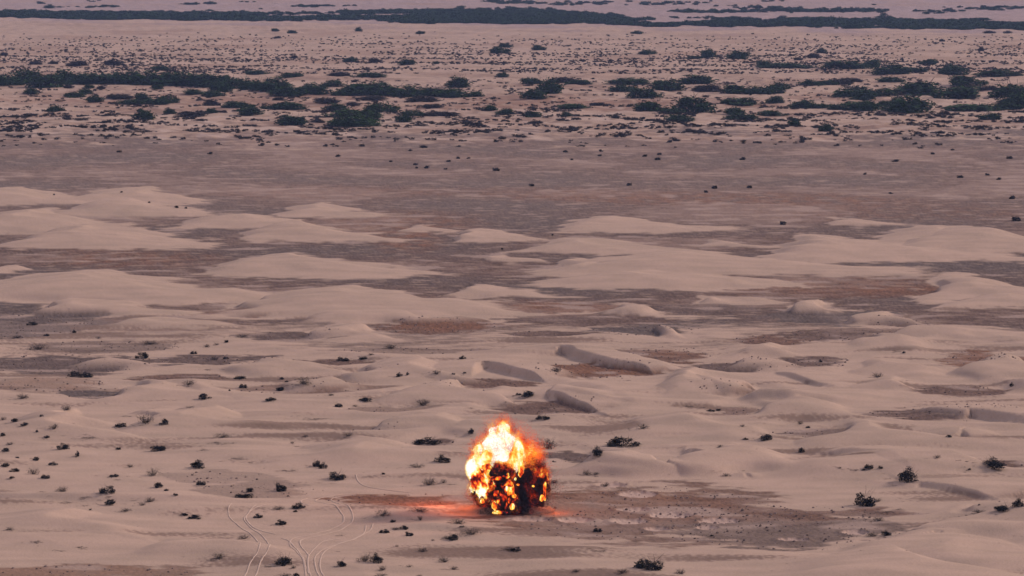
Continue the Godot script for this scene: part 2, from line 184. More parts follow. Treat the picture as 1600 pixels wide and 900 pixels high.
	[-20.0,579.5,1.96,0.59,"s","medium-sized sparse grey shrub on the sand in front of the fireball, third from left","sparse shrubs on the sand in front of the fireball"],
	[-14.2,580.7,1.18,0.49,"s","sparse grey shrub on the sand in front of the fireball, fifth from left","sparse shrubs on the sand in front of the fireball"],
	[6.8,730.6,3.2,2.34,"s","large sparse grey shrub on the dunes right of the fireball","sparse shrubs on the dunes right of the fireball"],
	[21.3,731.6,5.41,1.97,"d","large dark leafy shrub on the dunes right of the fireball, first from left","leafy shrubs on the dunes right of the fireball"],
	[15.7,702.1,2.6,1.54,"d","medium-sized dark leafy shrub on the dunes right of the fireball, first from left","leafy shrubs on the dunes right of the fireball"],
	[13.6,693.3,1.4,1.17,"s","sparse grey shrub on the dunes right of the fireball, second from left","sparse shrubs on the dunes right of the fireball"],
	[15.2,693.1,1.28,0.47,"s","sparse grey shrub on the dunes right of the fireball, third from left","sparse shrubs on the dunes right of the fireball"],
	[16.8,682.2,1.95,0.69,"s","medium-sized sparse grey shrub on the dunes right of the fireball","sparse shrubs on the dunes right of the fireball"],
	[7.6,684.5,1.5,0.69,"s","sparse grey shrub on the dunes right of the fireball, first from left","sparse shrubs on the dunes right of the fireball"],
	[14.2,628.7,1.38,0.85,"d","dark leafy shrub on the near ground right of the fireball","leafy shrubs on the near ground right of the fireball"],
	[0.6,605.7,1.43,0.82,"d","dark leafy shrub on the sand in front of the fireball, seventh from left","leafy shrubs on the sand in front of the fireball"],
	[21.6,589.2,4.58,1.79,"d","large dark leafy shrub on the near ground right of the fireball, first from left","leafy shrubs on the near ground right of the fireball"],
	[16.9,583.5,2.07,0.89,"s","medium-sized sparse grey shrub on the near ground right of the fireball, first from left","sparse shrubs on the near ground right of the fireball"],
	[26.0,585.4,1.68,0.79,"s","medium-sized sparse grey shrub on the near ground right of the fireball, second from left","sparse shrubs on the near ground right of the fireball"],
	[39.5,721.7,0.97,0.49,"s","small sparse grey shrub on the dunes right of the fireball, first from left","sparse shrubs on the dunes right of the fireball"],
	[49.3,737.2,2.73,1.12,"d","medium-sized dark leafy shrub on the dunes right of the fireball, second from left","leafy shrubs on the dunes right of the fireball"],
	[45.2,737.2,0.99,0.37,"d","small dark leafy shrub on the dunes right of the fireball, first from left","leafy shrubs on the dunes right of the fireball"],
	[39.0,691.9,1.63,0.58,"s","sparse grey shrub on the dunes right of the fireball, fourth from left","sparse shrubs on the dunes right of the fireball"],
	[13.8,605.5,2.25,0.31,"t","medium-sized flat twig heap on the near ground right of the fireball","twig heaps on the near ground right of the fireball"],
	[32.9,624.6,0.63,0.32,"d","small dark leafy shrub on the near ground right of the fireball","leafy shrubs on the near ground right of the fireball"],
	[9.9,585.9,1.58,0.5,"s","sparse grey shrub on the near ground right of the fireball, first from left","sparse shrubs on the near ground right of the fireball"],
	[54.8,722.2,1.34,0.97,"d","dark leafy shrub on the dunes right of the fireball, first from left","leafy shrubs on the dunes right of the fireball"],
	[65.0,692.1,1.63,0.93,"d","dark leafy shrub on the dunes right of the fireball, second from left","leafy shrubs on the dunes right of the fireball"],
	[67.0,691.9,0.82,0.58,"d","small dark leafy shrub on the dunes right of the fireball, third from left","leafy shrubs on the dunes right of the fireball"],
	[63.9,691.1,0.7,0.35,"d","small dark leafy shrub on the dunes right of the fireball, second from left","leafy shrubs on the dunes right of the fireball"],
	[71.0,682.0,3.33,2.64,"d","large dark leafy shrub on the dunes right of the fireball, second from left","leafy shrubs on the dunes right of the fireball"],
	[61.0,658.0,3.33,2.66,"d","large dark leafy shrub on the near ground right of the fireball, second from left","leafy shrubs on the near ground right of the fireball"],
	[63.6,662.1,1.56,0.67,"s","sparse grey shrub on the near ground right of the fireball, second from left","sparse shrubs on the near ground right of the fireball"],
	[88.1,696.5,4.69,1.76,"d","large dark leafy shrub on the dunes right of the fireball, third from left","leafy shrubs on the dunes right of the fireball"],
	[77.9,697.8,1.41,0.59,"s","sparse grey shrub on the dunes right of the fireball, fifth from left","sparse shrubs on the dunes right of the fireball"],
	[84.9,638.5,1.94,1.62,"d","medium-sized dark leafy shrub on the near ground right of the fireball, second from left","leafy shrubs on the near ground right of the fireball"],
	[82.6,637.0,3.44,1.07,"d","large dark leafy shrub on the near ground right of the fireball, third from left","leafy shrubs on the near ground right of the fireball"],
	[78.7,640.3,2.16,0.65,"s","medium-sized sparse grey shrub on the near ground right of the fireball, fifth from left","sparse shrubs on the near ground right of the fireball"],
	[64.7,651.0,1.76,0.44,"t","flat twig heap on the near ground right of the fireball, first from left","twig heaps on the near ground right of the fireball"],
	[66.8,653.5,1.21,0.44,"t","flat twig heap on the near ground right of the fireball, second from left","twig heaps on the near ground right of the fireball"],
	[61.7,639.7,1.94,0.86,"s","medium-sized sparse grey shrub on the near ground right of the fireball, fourth from left","sparse shrubs on the near ground right of the fireball"],
	[61.1,623.0,1.79,0.95,"d","medium-sized dark leafy shrub on the near ground right of the fireball, first from left","leafy shrubs on the near ground right of the fireball"],
	[59.2,622.5,2.31,0.74,"s","medium-sized sparse grey shrub on the near ground right of the fireball, third from left","sparse shrubs on the near ground right of the fireball"],
	[84.5,736.9,0.99,0.5,"d","small dark leafy shrub on the dunes right of the fireball, fourth from left","leafy shrubs on the dunes right of the fireball"],
	[83.4,693.6,0.47,0.35,"d","small dark leafy shrub on the dunes right of the fireball, fifth from left","leafy shrubs on the dunes right of the fireball"],
	[59.6,692.1,0.7,0.35,"s","small sparse grey shrub on the dunes right of the fireball, second from left","sparse shrubs on the dunes right of the fireball"],
	[62.2,691.5,1.63,0.47,"t","flat twig heap on the dunes right of the fireball","twig heaps on the dunes right of the fireball"],
	[108.0,824.3,0.83,0.97,"d","small dark leafy shrub among the dunes behind the fireball, third from left","leafy shrubs among the dunes behind the fireball"],
	[57.9,765.8,1.42,0.9,"s","sparse grey shrub among the dunes behind the fireball","sparse shrubs among the dunes behind the fireball"],
	[59.1,760.2,0.89,0.51,"d","small dark leafy shrub among the dunes behind the fireball, second from left","leafy shrubs among the dunes behind the fireball"],
	[70.7,875.0,0.88,0.73,"d","small dark leafy shrub on the far dune flats, fourth from left","leafy shrubs on the far dune flats"],
	[81.0,844.5,2.69,1.13,"s","medium-sized sparse grey shrub among the dunes behind the fireball, third from left","sparse shrubs among the dunes behind the fireball"],
	[90.4,894.2,2.4,0.6,"t","flat twig heap on the far dune flats, third from left","twig heaps on the far dune flats"],
	[91.6,891.5,0.75,0.6,"d","small dark leafy shrub on the far dune flats, fifth from left","leafy shrubs on the far dune flats"],
	[9.9,847.1,2.7,1.42,"s","medium-sized sparse grey shrub among the dunes behind the fireball, first from left","sparse shrubs among the dunes behind the fireball"],
	[3.4,807.0,2.85,1.22,"d","medium-sized dark leafy shrub among the dunes behind the fireball, first from left","leafy shrubs among the dunes behind the fireball"],
	[1.4,809.1,1.09,0.54,"d","small dark leafy shrub among the dunes behind the fireball, first from left","leafy shrubs among the dunes behind the fireball"],
	[7.3,791.4,2.13,0.4,"t","flat twig heap among the dunes behind the fireball, second from left","twig heaps among the dunes behind the fireball"],
	[6.2,768.5,2.45,0.9,"d","medium-sized dark leafy shrub among the dunes behind the fireball, second from left","leafy shrubs among the dunes behind the fireball"],
	[25.7,749.7,2.27,1.13,"s","medium-sized sparse grey shrub among the dunes behind the fireball, second from left","sparse shrubs among the dunes behind the fireball"],
	[40.9,785.0,1.58,0.53,"d","dark leafy shrub among the dunes behind the fireball, second from left","leafy shrubs among the dunes behind the fireball"],
	[42.7,787.0,1.32,0.53,"d","dark leafy shrub among the dunes behind the fireball, third from left","leafy shrubs among the dunes behind the fireball"],
	[36.7,791.3,2.13,0.66,"t","flat twig heap among the dunes behind the fireball, fourth from left","twig heaps among the dunes behind the fireball"],
	[39.4,790.3,1.33,0.4,"t","flat twig heap among the dunes behind the fireball, fifth from left","twig heaps among the dunes behind the fireball"],
	[45.5,752.3,1.01,0.63,"s","small sparse grey shrub among the dunes behind the fireball","sparse shrubs among the dunes behind the fireball"],
	[25.4,836.6,1.83,0.42,"t","flat twig heap among the dunes behind the fireball, third from left","twig heaps among the dunes behind the fireball"],
	[-28.7,901.5,3.78,1.21,"s","large sparse grey shrub on the far dune flats, third from left","sparse shrubs on the far dune flats"],
	[-38.9,877.5,2.5,1.18,"d","medium-sized dark leafy shrub on the far dune flats, second from left","leafy shrubs on the far dune flats"],
	[-34.4,880.4,1.92,0.74,"d","dark leafy shrub on the far dune flats, fourth from left","leafy shrubs on the far dune flats"],
	[-32.7,883.5,1.48,0.59,"s","sparse grey shrub on the far dune flats, third from left","sparse shrubs on the far dune flats"],
	[-11.3,878.8,1.62,0.88,"d","dark leafy shrub on the far dune flats, fifth from left","leafy shrubs on the far dune flats"],
	[-5.5,862.0,1.88,0.43,"t","flat twig heap on the far dune flats, second from left","twig heaps on the far dune flats"],
	[-24.8,838.3,1.69,0.84,"d","dark leafy shrub in the rough sand behind the fireball, sixth from left","leafy shrubs in the rough sand behind the fireball"],
	[-23.0,839.5,0.85,0.7,"d","small dark leafy shrub in the rough sand behind the fireball, sixth from left","leafy shrubs in the rough sand behind the fireball"],
	[-16.6,839.3,2.11,0.99,"s","sparse grey shrub in the rough sand behind the fireball, fourth from left","sparse shrubs in the rough sand behind the fireball"],
	[-12.9,838.4,0.7,0.42,"d","small dark leafy shrub in the rough sand behind the fireball, seventh from left","leafy shrubs in the rough sand behind the fireball"],
	[-10.5,849.0,0.85,0.43,"d","small dark leafy shrub in the rough sand behind the fireball, eighth from left","leafy shrubs in the rough sand behind the fireball"],
	[-44.8,821.5,3.17,1.79,"s","medium-sized sparse grey shrub in the rough sand behind the fireball, fourth from left","sparse shrubs in the rough sand behind the fireball"],
	[-50.8,840.5,1.13,0.56,"d","small dark leafy shrub in the rough sand behind the fireball, fourth from left","leafy shrubs in the rough sand behind the fireball"],
	[-49.4,836.2,0.84,0.42,"d","small dark leafy shrub in the rough sand behind the fireball, fifth from left","leafy shrubs in the rough sand behind the fireball"],
	[-50.1,819.7,2.61,0.96,"d","medium-sized dark leafy shrub in the rough sand behind the fireball, fifth from left","leafy shrubs in the rough sand behind the fireball"],
	[-50.2,795.1,2.27,0.8,"d","medium-sized dark leafy shrub in the rough sand behind the fireball, fourth from left","leafy shrubs in the rough sand behind the fireball"],
	[-38.2,803.9,1.49,0.54,"s","sparse grey shrub in the rough sand behind the fireball, third from left","sparse shrubs in the rough sand behind the fireball"],
	[-30.2,798.4,2.95,1.07,"d","medium-sized dark leafy shrub in the rough sand behind the fireball, sixth from left","leafy shrubs in the rough sand behind the fireball"],
	[-18.5,793.1,3.6,1.47,"s","large sparse grey shrub in the rough sand behind the fireball, second from left","sparse shrubs in the rough sand behind the fireball"],
	[-36.0,790.0,1.59,0.93,"d","dark leafy shrub in the rough sand behind the fireball, fifth from left","leafy shrubs in the rough sand behind the fireball"],
	[-32.6,792.2,1.06,0.4,"s","small sparse grey shrub in the rough sand behind the fireball","sparse shrubs in the rough sand behind the fireball"],
	[-40.2,772.5,3.89,0.65,"t","large flat twig heap in the rough sand behind the fireball, second from left","twig heaps in the rough sand behind the fireball"],
	[-8.6,785.2,1.45,0.53,"t","flat twig heap among the dunes behind the fireball, first from left","twig heaps among the dunes behind the fireball"],
	[-8.0,747.0,1.63,1.0,"d","dark leafy shrub among the dunes behind the fireball, first from left","leafy shrubs among the dunes behind the fireball"],
	[-120.3,956.9,2.41,0.96,"d","dark leafy shrub on the far dune flats, first from left","leafy shrubs on the far dune flats"],
	[-120.2,927.6,2.95,0.78,"s","medium-sized sparse grey shrub on the far dune flats, first from left","sparse shrubs on the far dune flats"],
	[-113.7,931.7,1.72,0.62,"d","dark leafy shrub on the far dune flats, second from left","leafy shrubs on the far dune flats"],
	[-107.6,938.2,1.1,0.79,"d","small dark leafy shrub on the far dune flats, first from left","leafy shrubs on the far dune flats"],
	[-100.4,925.9,1.4,0.62,"s","small sparse grey shrub on the far dune flats, first from left","sparse shrubs on the far dune flats"],
	[-112.0,902.3,4.54,1.51,"s","large sparse grey shrub on the far dune flats, first from left","sparse shrubs on the far dune flats"],
	[-85.7,884.1,2.82,1.63,"d","medium-sized dark leafy shrub on the far dune flats, first from left","leafy shrubs on the far dune flats"],
	[-86.7,913.4,4.13,1.07,"s","large sparse grey shrub on the far dune flats, second from left","sparse shrubs on the far dune flats"],
	[-74.4,892.3,1.5,0.9,"d","dark leafy shrub on the far dune flats, third from left","leafy shrubs on the far dune flats"],
	[-68.4,913.0,1.38,0.77,"d","small dark leafy shrub on the far dune flats, second from left","leafy shrubs on the far dune flats"],
	[-72.5,906.7,1.67,0.76,"s","sparse grey shrub on the far dune flats, first from left","sparse shrubs on the far dune flats"],
	[-70.4,909.3,1.37,0.61,"s","small sparse grey shrub on the far dune flats, second from left","sparse shrubs on the far dune flats"],
	[-65.4,928.8,3.27,0.93,"s","medium-sized sparse grey shrub on the far dune flats, second from left","sparse shrubs on the far dune flats"],
	[-68.4,880.4,2.22,0.89,"s","sparse grey shrub on the far dune flats, second from left","sparse shrubs on the far dune flats"],
	[-66.1,881.7,1.33,0.59,"d","small dark leafy shrub on the far dune flats, third from left","leafy shrubs on the far dune flats"],
	[-68.2,860.0,2.16,0.58,"t","flat twig heap on the far dune flats, first from left","twig heaps on the far dune flats"],
	[-95.6,844.2,4.68,1.56,"d","large dark leafy shrub in the rough sand behind the fireball","leafy shrubs in the rough sand behind the fireball"],
	[-69.6,821.5,2.62,1.24,"s","medium-sized sparse grey shrub in the rough sand behind the fireball, third from left","sparse shrubs in the rough sand behind the fireball"],
	[-60.1,843.4,2.69,0.85,"d","medium-sized dark leafy shrub in the rough sand behind the fireball, third from left","leafy shrubs in the rough sand behind the fireball"],
	[-58.1,825.0,1.66,1.11,"d","dark leafy shrub in the rough sand behind the fireball, fourth from left","leafy shrubs in the rough sand behind the fireball"],
	[-60.1,810.7,0.54,0.41,"d","small dark leafy shrub in the rough sand behind the fireball, third from left","leafy shrubs in the rough sand behind the fireball"],
	[-64.7,800.8,2.56,1.21,"d","medium-sized dark leafy shrub in the rough sand behind the fireball, second from left","leafy shrubs in the rough sand behind the fireball"],
	[-103.3,804.2,2.7,1.22,"s","medium-sized sparse grey shrub in the rough sand behind the fireball, first from left","sparse shrubs in the rough sand behind the fireball"],
	[-90.7,776.0,2.48,1.17,"s","medium-sized sparse grey shrub in the rough sand behind the fireball, second from left","sparse shrubs in the rough sand behind the fireball"],
	[-93.3,755.8,0.76,0.51,"d","small dark leafy shrub in the rough sand behind the fireball, second from left","leafy shrubs in the rough sand behind the fireball"],
	[-99.4,763.8,1.8,0.9,"d","dark leafy shrub in the rough sand behind the fireball, first from left","leafy shrubs in the rough sand behind the fireball"],
	[-95.6,747.2,1.76,0.63,"d","dark leafy shrub in the rough sand behind the fireball, second from left","leafy shrubs in the rough sand behind the fireball"],
	[-102.6,768.4,1.42,0.77,"s","sparse grey shrub in the rough sand behind the fireball, first from left","sparse shrubs in the rough sand behind the fireball"],
	[-89.4,744.0,2.0,1.13,"s","sparse grey shrub in the rough sand behind the fireball, second from left","sparse shrubs in the rough sand behind the fireball"],
	[-92.5,741.7,0.62,0.5,"d","small dark leafy shrub in the rough sand behind the fireball, first from left","leafy shrubs in the rough sand behind the fireball"],
	[-90.2,738.0,1.12,0.62,"d","small dark leafy shrub on the sand slope left of the fireball, fourth from left","leafy shrubs on the sand slope left of the fireball"],
	[-98.9,739.7,1.12,0.62,"d","small dark leafy shrub on the sand slope left of the fireball, first from left","leafy shrubs on the sand slope left of the fireball"],
	[-77.6,756.4,2.29,1.02,"d","medium-sized dark leafy shrub in the rough sand behind the fireball, first from left","leafy shrubs in the rough sand behind the fireball"],
	[-72.6,755.5,3.68,1.78,"s","large sparse grey shrub in the rough sand behind the fireball, first from left","sparse shrubs in the rough sand behind the fireball"],
	[-68.8,754.1,1.78,1.14,"d","dark leafy shrub in the rough sand behind the fireball, third from left","leafy shrubs in the rough sand behind the fireball"],
	[-78.2,775.8,2.35,0.65,"t","medium-sized flat twig heap in the rough sand behind the fireball","twig heaps in the rough sand behind the fireball"],
	[-81.8,738.0,2.98,1.12,"t","large flat twig heap on the sand slope left of the fireball, first from left","twig heaps on the sand slope left of the fireball"],
	[-65.7,782.6,3.16,0.53,"t","large flat twig heap in the rough sand behind the fireball, first from left","twig heaps in the rough sand behind the fireball"]]
# single shrubs on the gravel plain: x, distance, width, height, label
const PLAIN_SHRUBS := [
	[-172.0,1681.3,2.53,1.12,"dark rounded shrub on the left half of the gravel plain, first from left"],
	[-131.1,1668.2,2.51,1.11,"dark rounded shrub on the left half of the gravel plain, second from left"],
	[-112.6,1730.9,3.18,1.44,"dark rounded shrub on the left half of the gravel plain, third from left"],
	[-83.5,1725.9,2.59,1.15,"dark rounded shrub on the left half of the gravel plain, fourth from left"],
	[-74.6,1649.8,2.48,1.1,"dark rounded shrub on the left half of the gravel plain, fifth from left"],
	[-67.7,1725.4,2.88,1.44,"dark rounded shrub on the left half of the gravel plain, sixth from left"],
	[-50.6,1613.8,2.16,0.81,"dark rounded shrub on the left half of the gravel plain, seventh from left"],
	[-39.9,1593.2,2.13,1.06,"dark rounded shrub in the middle of the grey gravel plain, fourth from left"],
	[-38.8,1571.4,1.57,0.79,"dark rounded shrub in the middle of the grey gravel plain, fifth from left"],
	[-34.6,1570.9,2.36,1.31,"dark rounded shrub in the middle of the grey gravel plain, sixth from left"],
	[-26.9,1563.6,1.83,0.78,"dark rounded shrub in the middle of the grey gravel plain, seventh from left"],
	[-26.6,1612.8,2.15,1.08,"dark rounded shrub on the right half of the gravel plain, first from left"],
	[-23.2,1635.8,2.19,1.09,"dark rounded shrub on the right half of the gravel plain, second from left"],
	[-18.3,1635.3,1.91,0.82,"dark rounded shrub on the right half of the gravel plain, third from left"],
	[-6.8,1554.6,2.86,1.56,"dark rounded shrub in the middle of the grey gravel plain, eighth from left"],
	[-40.1,1715.5,4.01,1.43,"dark rounded shrub on the left half of the gravel plain, ninth from left"],
	[-44.6,1691.3,1.98,0.85,"dark rounded shrub on the left half of the gravel plain, eighth from left"],
	[23.6,1682.3,2.53,1.12,"dark rounded shrub on the right half of the gravel plain, fourth from left"],
	[38.8,1686.5,2.25,1.13,"dark rounded shrub on the right half of the gravel plain, seventh from left"],
	[37.8,1654.9,2.21,0.83,"dark rounded shrub on the right half of the gravel plain, sixth from left"],
	[57.2,1649.3,2.48,1.1,"dark rounded shrub on the right half of the gravel plain, eighth from left"],
	[63.8,1662.6,2.22,1.11,"dark rounded shrub on the right half of the gravel plain, tenth from left"],
	[62.2,1626.9,3.26,1.36,"dark rounded shrub on the right half of the gravel plain, ninth from left"],
	[98.3,1626.9,2.99,1.36,"dark rounded shrub on the right half of the gravel plain, eleventh from left"],
	[25.0,1626.9,1.9,0.81,"dark rounded shrub on the right half of the gravel plain, fifth from left"],
	[161.6,1613.8,3.5,1.08,"dark rounded shrub on the right half of the gravel plain, twelfth from left"],
	[211.6,1635.8,3.28,1.37,"dark rounded shrub on the right half of the gravel plain, fifteenth from left"],
	[176.3,1512.7,3.03,1.26,"dark rounded shrub in the middle of the grey gravel plain, sixteenth from left"],
	[189.2,1527.7,2.04,1.02,"dark rounded shrub in the middle of the grey gravel plain, seventeenth from left"],
	[141.2,1531.6,1.53,1.02,"dark rounded shrub in the middle of the grey gravel plain, fourteenth from left"],
	[190.9,1500.4,2.26,1.0,"dark rounded shrub in the middle of the grey gravel plain, eighteenth from left"],
	[182.6,1667.7,2.23,1.11,"dark rounded shrub on the right half of the gravel plain, thirteenth from left"],
	[194.8,1697.1,1.98,0.85,"dark rounded shrub on the right half of the gravel plain, fourteenth from left"],
	[7.3,1463.2,2.2,1.22,"dark rounded shrub in the middle of the grey gravel plain, ninth from left"],
	[45.3,1467.3,2.45,1.23,"dark rounded shrub in the middle of the grey gravel plain, tenth from left"],
	[76.5,1450.3,2.42,1.45,"dark rounded shrub in the middle of the grey gravel plain, twelfth from left"],
	[72.3,1429.1,1.91,0.96,"dark rounded shrub in the middle of the grey gravel plain, eleventh from left"],
	[89.8,1453.0,2.43,1.21,"dark rounded shrub in the middle of the grey gravel plain, thirteenth from left"],
	[90.4,1276.0,2.56,1.28,"dark rounded shrub between the far dunes, fifth from left"],
	[170.2,1292.6,3.89,1.51,"dark rounded shrub between the far dunes, sixth from left"],
	[182.5,1395.3,2.56,1.4,"dark rounded shrub in the middle of the grey gravel plain, nineteenth from left"],
	[140.4,1422.7,1.9,0.71,"dark rounded shrub in the middle of the grey gravel plain, fifteenth from left"],
	[-142.6,1399.1,0.94,0.7,"dark rounded shrub in the middle of the grey gravel plain, second from left"],
	[-167.6,1403.7,0.94,0.7,"dark rounded shrub in the middle of the grey gravel plain, first from left"],
	[-128.8,1362.4,1.14,0.68,"dark rounded shrub in the middle of the grey gravel plain, third from left"],
	[-118.0,1345.4,1.57,0.9,"dark rounded shrub between the far dunes, first from left"],
	[-114.5,1344.0,1.12,0.67,"dark rounded shrub between the far dunes, second from left"],
	[13.2,1232.0,0.82,0.62,"dark rounded shrub between the far dunes, fourth from left"],
	[-3.0,1178.1,0.79,0.59,"dark rounded shrub between the far dunes, third from left"]]
